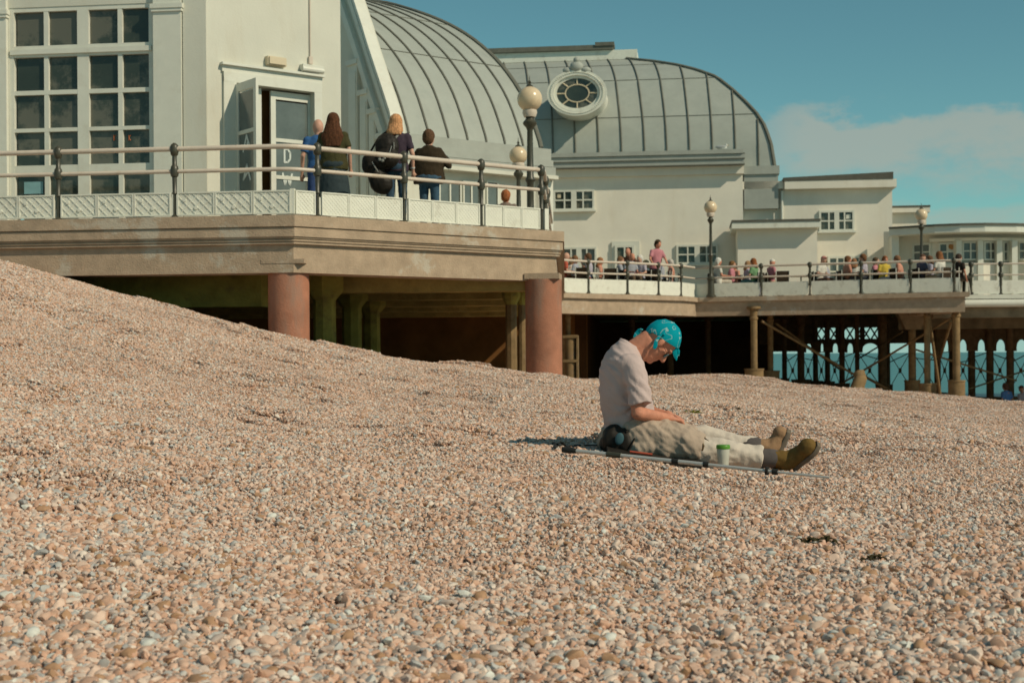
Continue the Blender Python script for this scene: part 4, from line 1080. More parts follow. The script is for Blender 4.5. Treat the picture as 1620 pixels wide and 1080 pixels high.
# ------------------------------------------------------------------ railings
def post(p, h, parent, rails, scale=1.0, top=True):
    s = scale; k = MB()
    pr = [(.05 * s, 0), (.05 * s, .03), (.024 * s, .05), (.022 * s, rails[1] - .33), (.038 * s, rails[1] - .32), (.038 * s, rails[1] - .30), (.03 * s, rails[1] - .29), (.035 * s, rails[1] - .08),
          (.052 * s, rails[1] - .07), (.06 * s, rails[1] - .03), (.06 * s, rails[1] + .03), (.052 * s, rails[1] + .07), (.035 * s, rails[1] + .09), (.033 * s, rails[0] - .10), (.052 * s, rails[0] - .08),
          (.062 * s, rails[0] - .03), (.062 * s, rails[0] + .03), (.05 * s, rails[0] + .06), (.03 * s, rails[0] + .075), (.02 * s, rails[0] + .085)]
    k.lathe((p.x, p.y, p.z), pr, 12)
    return k.build('post', IRON, parent, smooth=40)
def lattice_panel(fc, u0, u1, z0, z1, parent, step=.125, disc=True, rel=.0075):
    k = MB(); k.fbox(fc, u0, u1, -.012, .012, z0, z1)
    e = .02
    k.fbox(fc, u0, u1, .012, .026, z0, z0 + e); k.fbox(fc, u0, u1, .012, .026, z1 - e, z1); k.fbox(fc, u0, u0 + e, .012, .0255, z0 + e, z1 - e); k.fbox(fc, u1 - e, u1, .012, .0255, z0 + e, z1 - e)
    o = k.build('panel', PANELW, parent)
    k = MB(); H = z1 - z0 - 2 * e; W = u1 - u0 - 2 * e; a0, b0 = u0 + e, z0 + e
    n = int((W + H) / step) + 1
    for i in range(1, n):
        c = i * step
        for sgn in (1, -1):
            # line x + y = c (or mirrored) clipped to the panel
            x0, y0 = min(c, W), max(0, c - W); x1, y1 = max(0, c - H), min(c, H)
            if abs(x0 - x1) < .02: continue
            P0 = (x0, y0) if sgn > 0 else (W - x0, y0); P1 = (x1, y1) if sgn > 0 else (W - x1, y1)
            d_ = V((P1[0] - P0[0], P1[1] - P0[1])).normalized(); nn = V((-d_.y, d_.x)) * (.0065 if disc else .008)
            q = [(a0 + P0[0] + nn.x, b0 + P0[1] + nn.y), (a0 + P1[0] + nn.x, b0 + P1[1] + nn.y), (a0 + P1[0] - nn.x, b0 + P1[1] - nn.y), (a0 + P0[0] - nn.x, b0 + P0[1] - nn.y)]
            k.fprism(fc, q, .0118, .012 + rel * (1 if sgn > 0 else .85))
    if disc:
        for i in range(int(W / .17)):
            cu_ = a0 + .085 + i * .17; cz_ = b0 + H * (.3 if i % 2 else .68)
            vs = [fc.w(cu_ + .028 * math.cos(1.0472 * j), .012, cz_ + .028 * math.sin(1.0472 * j)) for j in range(6)]
            vs2 = [v + fc.n * .016 for v in vs]; k.add(vs + vs2, [tuple(range(6)), tuple(range(11, 5, -1))] + [(j, 6 + j, 6 + (j + 1) % 6, (j + 1) % 6) for j in range(6)])
    k.build('lattice', PANELW, o)
    return o
RH = (.985, .665)
ra = thing('railing', 'iron railing with cream rails and white lattice panels round the near platform', 'railing', (C.x, C.y, ZD))
LLf, RRf = FL.off(0, -.06), FR.off(0, -.06)
# corner of the rail line
den = LLf.d.x * RRf.d.y - LLf.d.y * RRf.d.x; dd = RRf.P - LLf.P
tL = (dd.x * RRf.d.y - dd.y * RRf.d.x) / den; CR = LLf.w(tL, 0, 0); LLf = LLf.off(tL); RRf = Face.__new__(Face); RRf.P = CR; RRf.d = FR.d; RRf.n = FR.n
ue_ = RRf.u(861)
upL = [LLf.u(277), LLf.u(93)]; sp_ = upL[0] - upL[1]; upL += [upL[1] - sp_, upL[1] - 2 * sp_]
upR = [RRf.u(p) for p in (503, 640, 762, 857)]
for u in upL: post(LLf.w(u, 0, ZD), 1.06, ra, RH)
for u in upR: post(RRf.w(u, 0, ZD), 1.06, ra, RH)
BK = near_line[3] + V((-.1, 0, 0)); EN = RRf.w(ue_, 0, 0); bd = (BK - EN).normalized()
post(V((*(EN + bd * 1.3).xy, ZD)), 1.06, ra, RH); post(V((*(EN + bd * 3.2).xy, ZD)), 1.06, ra, RH)
def rpath(z):
    c0, c1 = LLf.w(-.18, 0, z), RRf.w(.18, 0, z); cc = V((CR.x, CR.y, z))
    return [LLf.w(upL[-1], 0, z), c0, c0.lerp(cc, .55) + RRf.d * .03, c1.lerp(cc, .55) - LLf.d * .03, c1, RRf.w(ue_ - .04, 0, z), V((EN.x, EN.y, z)) + bd * .08, V((EN.x, EN.y, z)) + bd * 9]
k = MB(); k.tube(rpath(ZD + RH[0]), .036, 12); k.build('top_rail', RAILW, ra, smooth=50)
k = MB(); k.tube(rpath(ZD + RH[1]), .029, 12); k.build('middle_rail', RAILW, ra, smooth=50)
pz0, pz1 = ZD + .03, ZD + .365
edges = sorted(upL); edges = [(a + .045, b - .045) for a, b in zip(edges[:-1], edges[1:])]
for a, b in edges:
    for i in range(3): lattice_panel(LLf.off(0, .012), a + (b - a) * i / 3 + .004, a + (b - a) * (i + 1) / 3 - .004, pz0, pz1, ra)
a, b = upL[0] + .045, -.015
for i in range(3): lattice_panel(LLf.off(0, .012), a + (b - a) * i / 3 + .004, a + (b - a) * (i + 1) / 3 - .004, pz0, pz1, ra)
er = [-.0] + upR
for j, (a, b) in enumerate(zip(er[:-1], er[1:])):
    a += .03 if j == 0 else .05; b -= .05; n = 1 if j == 0 else 3
    for i in range(n): lattice_panel(RRf.off(0, .012), a + (b - a) * i / n + .003, a + (b - a) * (i + 1) / n - .003, pz0, pz1, ra, step=.06, disc=False, rel=.004)
k = MB(); k.fbox(LLf, -.03, .03, -.05, .03, pz0, pz1 + .02); k.build('corner_post', PANELW, ra)
k = MB(); f = Face.__new__(Face); f.P = EN; f.d = bd; f.n = V((bd.y, -bd.x, 0)); k.fbox(f, .05, 9, -.015, .015, pz0, pz1); k.fbox(RRf, ue_ - .02, ue_ + .06, -.03, .05, pz0, pz1); k.build('panel', PANELW, ra)

rb = thing('railing', 'low iron railing with plain white panels along the crowded far deck', 'railing', (FP[5].x, FP[5].y, ZF))
def on_far(px, o=-.06):
    for i in range(len(FP) - 1):
        f = Face.__new__(Face); f.P = FP[i]; f.d = (FP[i + 1] - FP[i]).normalized(); f.n = V((f.d.y, -f.d.x, 0)); f = f.off(0, o)
        u = f.u(px); Lg = (FP[i + 1] - FP[i]).length
        if -.2 <= u <= Lg + .2: return f, u
    return f, u
fposts = [930, 992, 1041, 1077, 1126, 1204, 1281, 1362, 1440, 1509]
fr_line = [FP[0]] + FP[1:]
q = []
for px in [890] + fposts[:4] + [1100] + fposts[4:] + [1521]:
    f, u = on_far(px); q.append(f.w(u, 0, ZF))
for px in fposts:
    f, u = on_far(px); post(f.w(u, 0, ZF), 1.06, rb, (1.0, .64), 1.2)
k = MB(); k.tube([p + V((0, 0, 1.0)) for p in q], .038, 8); k.build('top_rail', RAILW, rb, smooth=50)
k = MB(); k.tube([p + V((0, 0, .64)) for p in q], .03, 8); k.build('middle_rail', RAILW, rb, smooth=50)
allp = [890] + fposts[:4] + [1100] + fposts[4:] + [1521]
for i in range(len(q) - 1):
    a, b = q[i], q[i + 1]; f = Face.__new__(Face); f.P = V((a.x, a.y, 0)); d_ = V((b.x - a.x, b.y - a.y, 0)); Lg = d_.length; f.d = d_.normalized(); f.n = V((f.d.y, -f.d.x, 0))
    g_ = .0 if 1100 in (allp[i], allp[i + 1]) else .05; c_ = .09; z0, z1 = ZF + .02, ZF + .46
    k = MB(); u0, u1 = (.05 if allp[i] != 1100 else 0), Lg - (.05 if allp[i + 1] != 1100 else 0)
    k.fprism(f, [(u0 + c_, z0), (u1 - c_, z0), (u1 - c_ * .3, z0 + c_ * .3), (u1, z0 + c_), (u1, z1), (u0, z1), (u0, z0 + c_), (u0 + c_ * .3, z0 + c_ * .3)], -.015, .015)
    k.build('panel', PANELW, rb)
rc = thing('railing', 'white railing set back at the right end of the pier', 'railing', (NE.x + 3, NE.y + 2, ZF))
FXr = FX.off(0, .0); ux = [FXr.u(p) for p in (1536, 1583, 1640, 1700)]
for u in ux: post(FXr.w(u, 0, ZF), 1.06, rc, (1.0, .64), 1.4)
for zz_, r_, nm in ((1.0, .03, 'top_rail'), (.64, .024, 'middle_rail')):
    k = MB(); k.tube([FXr.w(ux[0] - .6, 0, ZF + zz_), FXr.w(ux[-1], 0, ZF + zz_)], r_, 8); k.build(nm, RAILW, rc, smooth=50)
for a, b in zip([ux[0] - .6] + ux[:-1], ux): 
    k = MB(); k.fbox(FXr, a + .04, b - .04, -.015, .015, ZF + .02, ZF + .46); k.build('panel', PANELW, rc)

# ------------------------------------------------------------------ lamps
def lamp(px, yg, D, r, zb, label, wide=1.0):
    g = pt(px, yg, D); t = thing('street_lamp', label, 'lamp', (g.x, g.y, zb), 'globe lamps along the pier')
    h = g.z - zb - r; k = MB(); w = .055 * wide
    k.lathe((g.x, g.y, zb), [(.17, 0), (.17, .06), (.12, .1), (.10, .55), (.13, .58), (.13, .64), (.09, .68), (w, .75), (w, h * .5 - .05), (w * 1.5, h * .5), (w, h * .5 + .06), (w * .8, h - .35), (w * 1.1, h - .3), (w * 1.9, h - .24), (w * 2.0, h - .2), (w * 1.2, h - .14), (w * 1.1, h - .1)], 16)
    k.build('post', IRON, t, smooth=40)
    k = MB(); k.lathe((g.x, g.y, zb), [(.11, h - .10), (.14, h - .02), (.13, h + .03)], 16); k.build('collar', RAILW, t, smooth=40)
    k = MB(); k.ell(g, r, seg=28, rings=18); k.build('globe', GLOBE, t, smooth=80)
    k = MB(); k.lathe((g.x, g.y, g.z + r), [(.08, -.02), (.06, .015), (.03, .035), (.018, .06), (.032, .08), (.016, .105), (.009, .13), (.004, .20)], 12); k.build('finial', IRON, t, smooth=40)
lamp(838, 157, 26.5, .235, ZD, 'tall black globe lamp rising at the corner of the near platform', 1.2)
lamp(820, 246, 31.5, .20, ZD, 'globe lamp half hidden behind the near railing, beside the taller lamp', 1.0)
f, u = on_far(1124, .02); p = f.w(u, 0, 0); lamp(1124, 328, p.y, .215, ZF, 'globe lamp standing at the bend of the far deck railing', 1.0)
lamp(1457.5, 340, 48.5, .21, ZF, 'globe lamp in front of the curved pavilion at the right', 1.0)

# ------------------------------------------------------------------ people
CL = {}
def cloth(name, c, **k):
    if name not in CL: CL[name] = plain(name, c, .85, bump=.004, bscale=60, **k)
    return CL[name]
def person(label, pos, yaw, H=1.72, pose='stand', top=(.1, .1, .1), low=(.05, .07, .11), hair='short', hc=(.08, .04, .02), skin=None, vox=.013, sleeve='short', arms=None, wide=1.0, seat=.45, skirt=False, group=None, shoes=(.03, .03, .03), lean=0.0, hem=.86, hs_=1.10):
    s = H / 1.75
    pos = V(pos); M = Matrix.Rotation(-yaw, 4, 'Z'); t = thing('person', label, 'person', pos, group)
    dz = 0.0 if pose == 'stand' else -(0.93 - seat - .10)
    def W(p):
        x, y, z = p
        if z > .9: y += (z - .9) * math.tan(lean)
        return pos + (M @ V((x * s, y * s, (z + dz) * s)))
    M3 = M.to_3x3()
    A = arms or {}
    er, wr = A.get('R', ((.26, -.02, 1.14), (.25, .08, .88)))
    el, wl2 = A.get('L', ((-.26, -.02, 1.14), (-.25, .08, .88)))
    if pose == 'stand':
        legs = [[(sx * .09, 0, .92), (sx * .10, .01, .50), (sx * .10, -.02, .09)] for sx in (-1, 1)]
    elif seat > .25:
        legs = [[(sx * .09, 0, .93), (sx * .13, .42, .95), (sx * .13, .40, .09 - dz)] for sx in (-1, 1)]
    else:
        legs = [[(sx * .09, 0, .93), (sx * .12, .40, 1.05), (sx * .12, .75, .87)] for sx in (-1, 1)]
    k = MB(); sc3 = s
    k.ell(W((0, .015, 1.625)), (.080 * s * hs_, .098 * s * hs_, .118 * s * hs_), M3); k.ell(W((0, .05, 1.575)), (.05 * s, .05 * s, .055 * s), M3); k.ell(W((0, .112, 1.615)), (.014 * s, .022 * s, .022 * s), M3, 8, 6)
    for sx in (-1, 1): k.ell(W((sx * .076, 0, 1.625)), (.012 * s, .02 * s, .032 * s), M3, 8, 6)
    k.cap(W((0, -.02, 1.40)), W((0, 0, 1.57)), .062 * s, .058 * s); k.cap(W((0, 0, 1.0)), W((0, -.01, 1.36)), .10 * s, .12 * s)
    k.cap(W((-.17, -.01, 1.40)), W((.17, -.01, 1.40)), .05 * s)
    for sh, e, w in (((.18, -.01, 1.40), er, wr), ((-.18, -.01, 1.40), el, wl2)):
        k.cap(W(sh), W(e), .046 * s, .038 * s); k.cap(W(e), W(w), .037 * s, .027 * s)
        d_ = (W(w) - W(e)).normalized(); hq = W(w) + d_ * .05 * s; k.cap(W(w), hq, .026 * s, .034 * s)
        sd = d_.cross(V((0, 0, 1)));
        if sd.length < .1: sd = M3 @ V((0, 1, 0))
        sd.normalize()
        if vox < .016:
            for j in (-1.5, -.5, .5, 1.5): k.cap(hq + sd * .017 * j * s, hq + sd * .02 * j * s + d_ * (.085 - abs(j) * .008) * s, .0105 * s, .009 * s, 8)
            k.cap(W(w) + d_ * .02 * s + sd * .025 * s, W(w) + d_ * .06 * s + sd * .055 * s, .012 * s, .01 * s, 8)
        else: k.cap(hq, hq + d_ * .07 * s, .03 * s, .018 * s)
    for L_ in legs: k.cap(W(L_[0]), W(L_[1]), .07 * s, .05 * s); k.cap(W(L_[1]), W(L_[2]), .05 * s, .035 * s)
    me = remesh(k, 'body', vox, 4); place(me, 'body', skin or SKIN, t)
    # upper garment
    k = MB(); rings = []
    for z, hx, hy, cy in ((hem, .175 * wide, .125 * wide, .01), (.95, .175 * wide, .125 * wide, .01), (1.08, .155 * wide, .115 * wide, .01), (1.22, .175 * wide, .125, .0), (1.34, .195 * (.5 + .5 * wide), .125, -.01), (1.42, .185 * (.5 + .5 * wide), .105, -.01), (1.465, .12, .085, -.015), (1.495, .075, .07, -.015)):
        rings.append([W((hx * math.cos(a), cy + hy * math.sin(a), z)) for a in [2 * math.pi * i / 20 for i in range(20)]])
    k.loft(rings)
    for sh, e, w in (((.175, -.01, 1.395), er, wr), ((-.175, -.01, 1.395), el, wl2)):
        e_, s_ = V(e), V(sh)
        if sleeve == 'long': k.cap(W(sh), W(e), .068 * s, .058 * s); k.cap(W(e), W(V(e).lerp(V(w), .93)), .056 * s, .044 * s)
        elif sleeve == 'short': k.ell(W(sh), .074 * s); k.tube([W(s_), W(s_.lerp(e_, .3)), W(s_.lerp(e_, .72))], [.066 * s, .064 * s, .062 * s], 12)
        else: k.ell(W(s_), .062 * s)
    me = remesh(k, 'top', vox, 5, (.006, lambda p: noise.noise(p * 14) + .5 * noise.noise(V((p.x * 30, p.y * 30, p.z * 9)))))
    place(me, 'shirt', top if not isinstance(top, tuple) else cloth('cloth_%d' % len(CL), top), t)
    k = MB(); k.ell(W((0, .0, .94)), (.168 * wide * s, .13 * wide * s, .12 * s), M3)
    if skirt:
        k.loft([[W((a_ * math.cos(q_), b_ * math.sin(q_), z)) for q_ in [2 * math.pi * i / 18 for i in range(18)]] for z, a_, b_ in ((.45, .27, .22), (.7, .24, .19), (.98, .175, .135))])
    for L_ in legs: k.cap(W(L_[0]), W(L_[1]), .092 * s, .068 * s); k.cap(W(L_[1]), W(L_[2]), .068 * s, .055 * s)
    me = remesh(k, 'trousers', vox, 4, (.005, lambda p: noise.noise(p * 16))); place(me, 'skirt' if skirt else 'trousers', cloth('cloth_%d' % len(CL), low), t)
    for L_ in legs:
        k = MB(); e_ = V(L_[2]); k.cap(W(e_ + V((0, -.03, -.045))), W(e_ + V((0, .13, -.05))), .045 * s, .04 * s); k.build('shoe', cloth('shoe_leather', (.03, .025, .02)), t, smooth=60)
    if hair != 'bald':
        k = MB()
        if hair == 'cap':
            k.ell(W((0, .01, 1.67)), (.085 * s, .10 * s, .085 * s), M3); k.ell(W((0, .10, 1.68)), (.07 * s, .07 * s, .012 * s), M3)
        else:
            k.ell(W((0, -.012, 1.66)), (.093 * s * hs_, .106 * s * hs_, .104 * s * hs_), M3); k.ell(W((0, -.05, 1.61)), (.090 * s * hs_, .068 * s * hs_, .10 * s * hs_), M3)
        if hair in ('long', 'bob'):
            zb = 1.22 if hair == 'long' else 1.43; wd = .185 if hair == 'long' else .135
            k.loft([[W((a_ * math.cos(q_), cy + b_ * math.sin(q_), z)) for q_ in [2 * math.pi * i / 14 for i in range(14)]] for z, a_, b_, cy in ((zb, wd * .72, .035, -.12), ((zb + 1.55) / 2, wd, .065, -.09), (1.55, .122, .085, -.05), (1.66, .10, .08, -.03))])
        me = remesh(k, 'hair', min(vox, .014), 3, (.010, lambda p: noise.noise(V((p.x * 60, p.y * 60, p.z * 9)))))
        place(me, 'hat' if hair == 'cap' else 'hair', cloth('hair_%s' % (hc,), hc, var=.5, scale=45), t)
    return t, W

def deck_at(px, D, z): return at_z(px, z, D)
p1, W1 = person('woman in an olive top with very long dark brown hair, back turned, by the doors', deck_at(530, 21.5, ZD), .1, 1.68, top=(.05, .045, .015), low=(.03, .045, .05), hair='long', hc=(.085, .032, .013), wide=1.35, skirt=True, skin=SKINP)
p2, W2 = person('bald man in a blue polo shirt half hidden behind the long haired woman', deck_at(506, 22.1, ZD), -.35, 1.70, top=(.03, .10, .25), low=(.03, .06, .16), hair='bald', skin=SKINP, wide=1.05)
p3, W3 = person('blonde woman in a dark purple top and jeans, seen from behind, wearing a rucksack', deck_at(629, 22.0, ZD), .12, 1.735, top=(.045, .03, .045), low=(.035, .07, .11), hair='bob', hc=(.52, .26, .12), skin=SKINP, wide=1.12)
p4, W4 = person('man with cropped hair in a dark brown jacket holding up a phone', deck_at(681, 23.4, ZD), .25, 1.72, top=(.035, .022, .010), low=(.04, .085, .13), hair='short', hc=(.10, .05, .025), sleeve='long', wide=1.58, arms={'R': ((.33, .04, 1.15), (.24, .30, 1.20)), 'L': ((-.33, .02, 1.14), (-.12, .22, 1.08))}, skin=SKINP)
k = MB(); q = W4((.25, .36, 1.30)); k.box(q, (.008, .04, .08), Matrix.Rotation(-.7, 3, 'Y')); o = k.build('phone', IRON, base=q); tag(o, 'dark phone held up by the man in the brown jacket', 'phone')
# rucksack on the blonde woman, and the bag at her side
bp_ = thing('rucksack', 'black rucksack hanging on the blonde woman\'s back', 'rucksack', W3((-.08, -.24, 1.2)))
BLK = plain('black_nylon', (.018, .014, .010), .6)
k = MB(); R3 = Matrix.Rotation(-.12, 3, 'Z')
k.ell(W3((-.10, -.22, 1.24)), (.19, .13, .20), R3); k.ell(W3((-.10, -.24, 1.06)), (.20, .15, .17), R3); k.ell(W3((-.10, -.30, 1.08)), (.14, .11, .11), R3)
me = remesh(k, 'body', .012, 5, (.008, lambda p: noise.noise(p * 18))); place(me, 'body', BLK, bp_)
STR = plain('grey_webbing', (.22, .22, .20), .8)
k = MB(); k.tube([W3((.0, -.35, 1.22)), W3((-.02, -.40, 1.12)), W3((-.01, -.42, 1.02))], .008, 6); k.tube([W3((.03, -.32, 1.28)), W3((.04, -.36, 1.17))], .007, 6); k.tube([W3((.04, -.02, 1.47)), W3((.05, -.12, 1.42)), W3((.03, -.22, 1.36))], .02, 6, flat=.4); k.build('strap', STR, bp_)
sb_ = thing('shoulder_bag', 'big black bag with a pale flower print beside the blonde woman', 'bag', W3((-.33, -.26, .92)))
k = MB(); k.ell(W3((-.33, -.22, .97)), (.17, .13, .20), R3); k.cap(W3((-.33, -.2, .95)), W3((-.22, -.2, .66)), .13, .15); k.ell(W3((-.16, -.22, .66)), (.15, .13, .17), R3); k.ell(W3((-.20, -.24, 1.0)), (.18, .12, .14), R3)
me = remesh(k, 'body', .012, 5, (.01, lambda p: noise.noise(p * 14))); place(me, 'body', BLK, sb_)
k = MB(); fq = W3((-.14, -.425, 1.03))
for i in range(5): k.ell(fq + V((.04 * math.cos(1.2566 * i), -.005, .04 * math.sin(1.2566 * i))), (.026, .012, .026), seg=8, rings=5)
k.build('flower_print', STR, sb_, smooth=60)
k = MB(); k.tube([W3((-.30, -.38, .98)), W3((-.24, -.40, .88)), W3((-.2, -.40, .82))], .010, 6); k.build('strap', STR, sb_)
k = MB(); k.tube([W3((-.42, -.15, 1.1)), W3((-.25, -.1, 1.4)), W3((-.15, .0, 1.5)), W3((-.2, .12, 1.38))], .018, 6); k.build('shoulder_strap', BLK, sb_)
k = MB(); k.tube([W3((.252, .05, .945)) + V((0, 0, 0.0)), W3((.252, .056, .925))], .034, 12); k.build('wristwatch', plain('silver_watch', (.5, .5, .48), .3), p3)

# café chairs and tables on the far deck
WHITEM = plain('white_tube', (.62, .6, .53), .4); DARKF = plain('dark_wicker', (.035, .022, .012), .9); TABM = plain('brown_table_top', (.14, .08, .04), .6)
def make_chair(label):
    t = thing('cafe_chair', label, 'chair', (0, 0, 0), 'café chairs on the far deck')
    k = MB(); k.box((0, 0, .44), (.22, .22, .02)); k.build('seat', DARKF, t)
    k = MB(); k.box((0, -.23, .66), (.22, .018, .19)); k.build('backrest', DARKF, t)
    for sx in (-1, 1):
        for sy in (-1, 1):
            k = MB(); k.tube([(sx * .20, sy * .20, .43), (sx * .24, sy * .25, 0)], .016, 6); k.build('leg', WHITEM, t)
        k = MB(); k.tube([(sx * .21, -.24, .45), (sx * .22, -.26, .86)], .015, 6); k.build('back_post', WHITEM, t)
    return t
def make_table(label):
    t = thing('cafe_table', label, 'table', (0, 0, 0), 'café tables on the far deck')
    k = MB(); k.lathe((0, 0, 0), [(.42, .70), (.43, .705), (.43, .73), (.42, .735)], 24); k.build('table_top', TABM, t, smooth=30)
    k = MB(); k.tube([(0, 0, .70), (0, 0, .04)], .025, 8); k.build('stem', WHITEM, t)
    for i in range(4):
        a = math.pi / 4 + math.pi / 2 * i; k = MB(); k.tube([(0, 0, .1), (.34 * math.cos(a), .34 * math.sin(a), .015)], .016, 6); k.build('leg', WHITEM, t)
    return t
def dup(root, loc, rz, label):
    r = root.copy(); col.objects.link(r); r.location = loc; r.rotation_euler = (0, 0, rz); r['label'] = label
    for ch in list(root.children):
        c = ch.copy(); col.objects.link(c); c.parent = r
    return r
chair0, table0 = make_chair('dark café chair'), make_table('café table')
first = {'chair': True, 'table': True}
def put(kind, loc, rz, label):
    root = chair0 if kind == 'chair' else table0
    if first[kind]: first[kind] = False; root.location = loc; root.rotation_euler = (0, 0, rz); root['label'] = label; return root
    return dup(root, loc, rz, label)
def rail_D(px):
    f, u = on_far(px); return f.w(u, 0, 0).y
PK, RED, LIL, WHT, GRN, YEL, GRY, NAVY, SALM = (.50, .20, .23), (.46, .10, .06), (.44, .40, .46), (.62, .59, .52), (.15, .28, .14), (.55, .40, .06), (.34, .35, .39), (.10, .09, .13), (.55, .26, .18)
folk = [
    (889, 2.0, 1.3, RED, 'bald', (.6, .5, .4), 'person in a big red top seated at the far deck\'s left end', 1.15, (.12, .05, .03)),
    (913, 2.6, -1.2, GRY, 'short', (.2, .1, .05), 'person in a grey checked shirt between the first two far railing posts', 1.0, (.08, .05, .04)),
    (934, 1.2, -1.4, LIL, 'short', (.12, .06, .03), 'person in a lilac top with raised arm at the second far post', 1.0, (.3, .1, .06)),
    (996, 1.0, 2.6, GRY, 'bald', (.6, .6, .6), 'bald person in a blue grey shirt at the crowded table', 1.05, (.12, .08, .05)),
    (1015, 1.0, -2.4, LIL, 'short', (.58, .55, .5), 'white haired person in a pale lilac shirt at the crowded table', 1.0, (.10, .07, .05)),
    (1012, 2.8, 2.9, PK, 'bob', (.09, .04, .02), 'person with dark hair in a hot pink top at the crowded table', 1.0, (.1, .06, .05)),
    (1050, 1.1, -1.3, GRY, 'short', (.1, .06, .03), 'person bent low beside the standing man in pink', 1.05, (.06, .04, .02)),
    (1135, 1.0, 1.3, WHT, 'short', (.60, .58, .52), 'white haired person in a white shirt right of the middle lamp', 1.1, (.5, .44, .36)),
    (1157, 2.4, 1.9, PK, 'short', (.22, .11, .04), 'person in a pink top with a dark vest, facing the white haired one', 1.0, (.05, .03, .03)),
    (1168, 3.2, -2.0, SALM, 'short', (.08, .05, .03), 'person in a salmon top behind the pink and dark vest', 1.0, (.2, .1, .1)),
    (1195, 1.3, -.9, GRN, 'bob', (.24, .08, .025), 'auburn haired person in a green top at the railing', 1.0, (.05, .15, .15)),
    (1220, 1.7, 1.2, PK, 'cap', (.62, .6, .52), 'person in a white sun hat and pink top next to the green one', 1.0, (.4, .3, .2)),
    (1297, 1.7, 2.4, WHT, 'cap', (.45, .18, .15), 'person in a pink hat and white shirt with dark braces', 1.05, (.10, .05, .03)),
    (1340, 1.5, 1.4, SALM, 'short', (.16, .07, .03), 'person in a salmon shirt left of the third bare post', 1.0, (.04, .03, .02)),
    (1369, 1.4, -1.3, LIL, 'short', (.16, .07, .03), 'brown haired person in a lavender shirt right of a railing post', 1.05, (.10, .09, .10)),
    (1397, 1.2, 2.8, YEL, 'bob', (.22, .08, .03), 'person in a bright yellow top leaning at the railing', .95, (.3, .3, .33)),
    (1458, 1.5, 1.2, NAVY, 'cap', (.10, .05, .03), 'person in a dark patterned top under the right lamp', 1.0, (.04, .03, .02)),
    (1489, 1.2, -.6, WHT, 'bob', (.20, .08, .03), 'long haired person in a cream blouse near the right end of the deck', 1.05, (.4, .33, .26)),
    (903, 3.4, .4, WHT, 'short', (.35, .2, .1), 'person in a white top behind the one in red at the left end', 1.0, (.3, .25, .2)),
    (948, 3.0, 1.6, SALM, 'bob', (.30, .14, .06), 'person in a peach top beside the empty chair past the second post', 1.0, (.2, .15, .15)),
    (980, 2.2, 1.5, GRY, 'short', (.20, .10, .05), 'person in a pale blue grey shirt left of the crowded table', 1.0, (.2, .18, .2)),
    (1030, 3.2, -1.5, WHT, 'bob', (.45, .28, .14), 'fair haired person in a white blouse behind the standing man', 1.0, (.3, .28, .25)),
    (1064, 2.2, -1.4, SALM, 'short', (.5, .45, .4), 'grey haired person in a peach shirt right of the standing man', 1.0, (.2, .2, .25)),
    (1182, 2.6, 1.4, LIL, 'bob', (.35, .2, .1), 'person in a lilac blouse between the pink group and the green top', 1.0, (.2, .2, .25)),
    (1312, 2.6, -1.3, GRY, 'short', (.12, .07, .04), 'person in a grey top right of the pink hat', 1.0, (.15, .1, .1)),
    (1352, 2.9, .3, WHT, 'bob', (.28, .13, .06), 'person in a cream top between salmon and lavender shirts', 1.0, (.3, .25, .2)),
    (1384, 2.7, 2.0, PK, 'short', (.1, .06, .03), 'person in a rose top behind the lavender shirt', 1.0, (.2, .15, .15)),
    (1428, 2.0, -1.2, SALM, 'short', (.2, .1, .05), 'person in a peach top right of the yellow one', 1.0, (.3, .2, .15)),
    (1474, 2.6, -1.5, LIL, 'bob', (.12, .06, .03), 'person in pale lilac right of the right lamp post', 1.0, (.3, .25, .3)),
]
for i, (px, off, yaw, top, hr, hcx, lab, H_, lowc) in enumerate(folk):
    D = rail_D(px) + off; loc = at_z(px, ZF, D)
    arms = {'R': ((.25, .05, 1.15), (.16, .33, 1.13)), 'L': ((-.25, .05, 1.15), (-.15, .33, 1.12))}
    if 'raised' in lab: arms['R'] = ((.26, .18, 1.28), (.12, .26, 1.52))
    person(lab, loc, yaw, 1.70 * min(H_, 1.03), 'sit', top, lowc, hr, hcx, vox=.021, arms=arms, wide=1.0 if H_ < 1.08 else 1.25, lean=.22 if i % 3 == 0 else .08, skin=SKIN if i % 2 else SKINP)
    short = lab.split(' in ')[0] if False else lab
    put('chair', loc, -yaw, 'dark café chair under the ' + ' '.join(lab.replace('\'s', '').split()[:9]))
person('standing man in a pink checked shirt bending over the crowded table', at_z(1037, ZF, rail_D(1037) + 1.2), 2.6, 1.86, 'stand', PK, (.05, .05, .06), 'short', (.05, .03, .015), vox=.02, arms={'R': ((.30, .1, 1.16), (.30, .32, .98)), 'L': ((-.30, .1, 1.16), (-.22, .34, .98))}, lean=.22, wide=1.1)
person('person in a dark vest standing in the doorway behind the crowded table', at_z(999, ZF, rail_D(999) + 4.2), -2.4, 1.78, 'stand', (.12, .05, .03), (.05, .04, .05), 'bald', skin=SKIN, vox=.02, arms={'R': ((.34, .0, 1.2), (.24, .25, 1.2)), 'L': ((-.34, .0, 1.2), (-.24, .25, 1.2))}, lean=.2)
q = at_z(1518, ZF, rail_D(1515) + 1.6); person('person in black sitting at the last post of the far deck', q, 1.0, 1.66, 'sit', (.03, .02, .015), (.03, .03, .02), 'short', (.05, .03, .02), vox=.021, wide=1.1)
put('chair', q, -1.0, 'dark café chair at the last post of the far deck')
q = deck_at(802, 28.5, ZD); person('ginger haired person, only the head showing over the near railing panel', q, .2, 1.68, 'sit', (.2, .15, .12), (.1, .1, .1), 'short', (.30, .10, .035), vox=.016); put('chair', q, -.2, 'chair hidden behind the near railing panel under the ginger haired person')
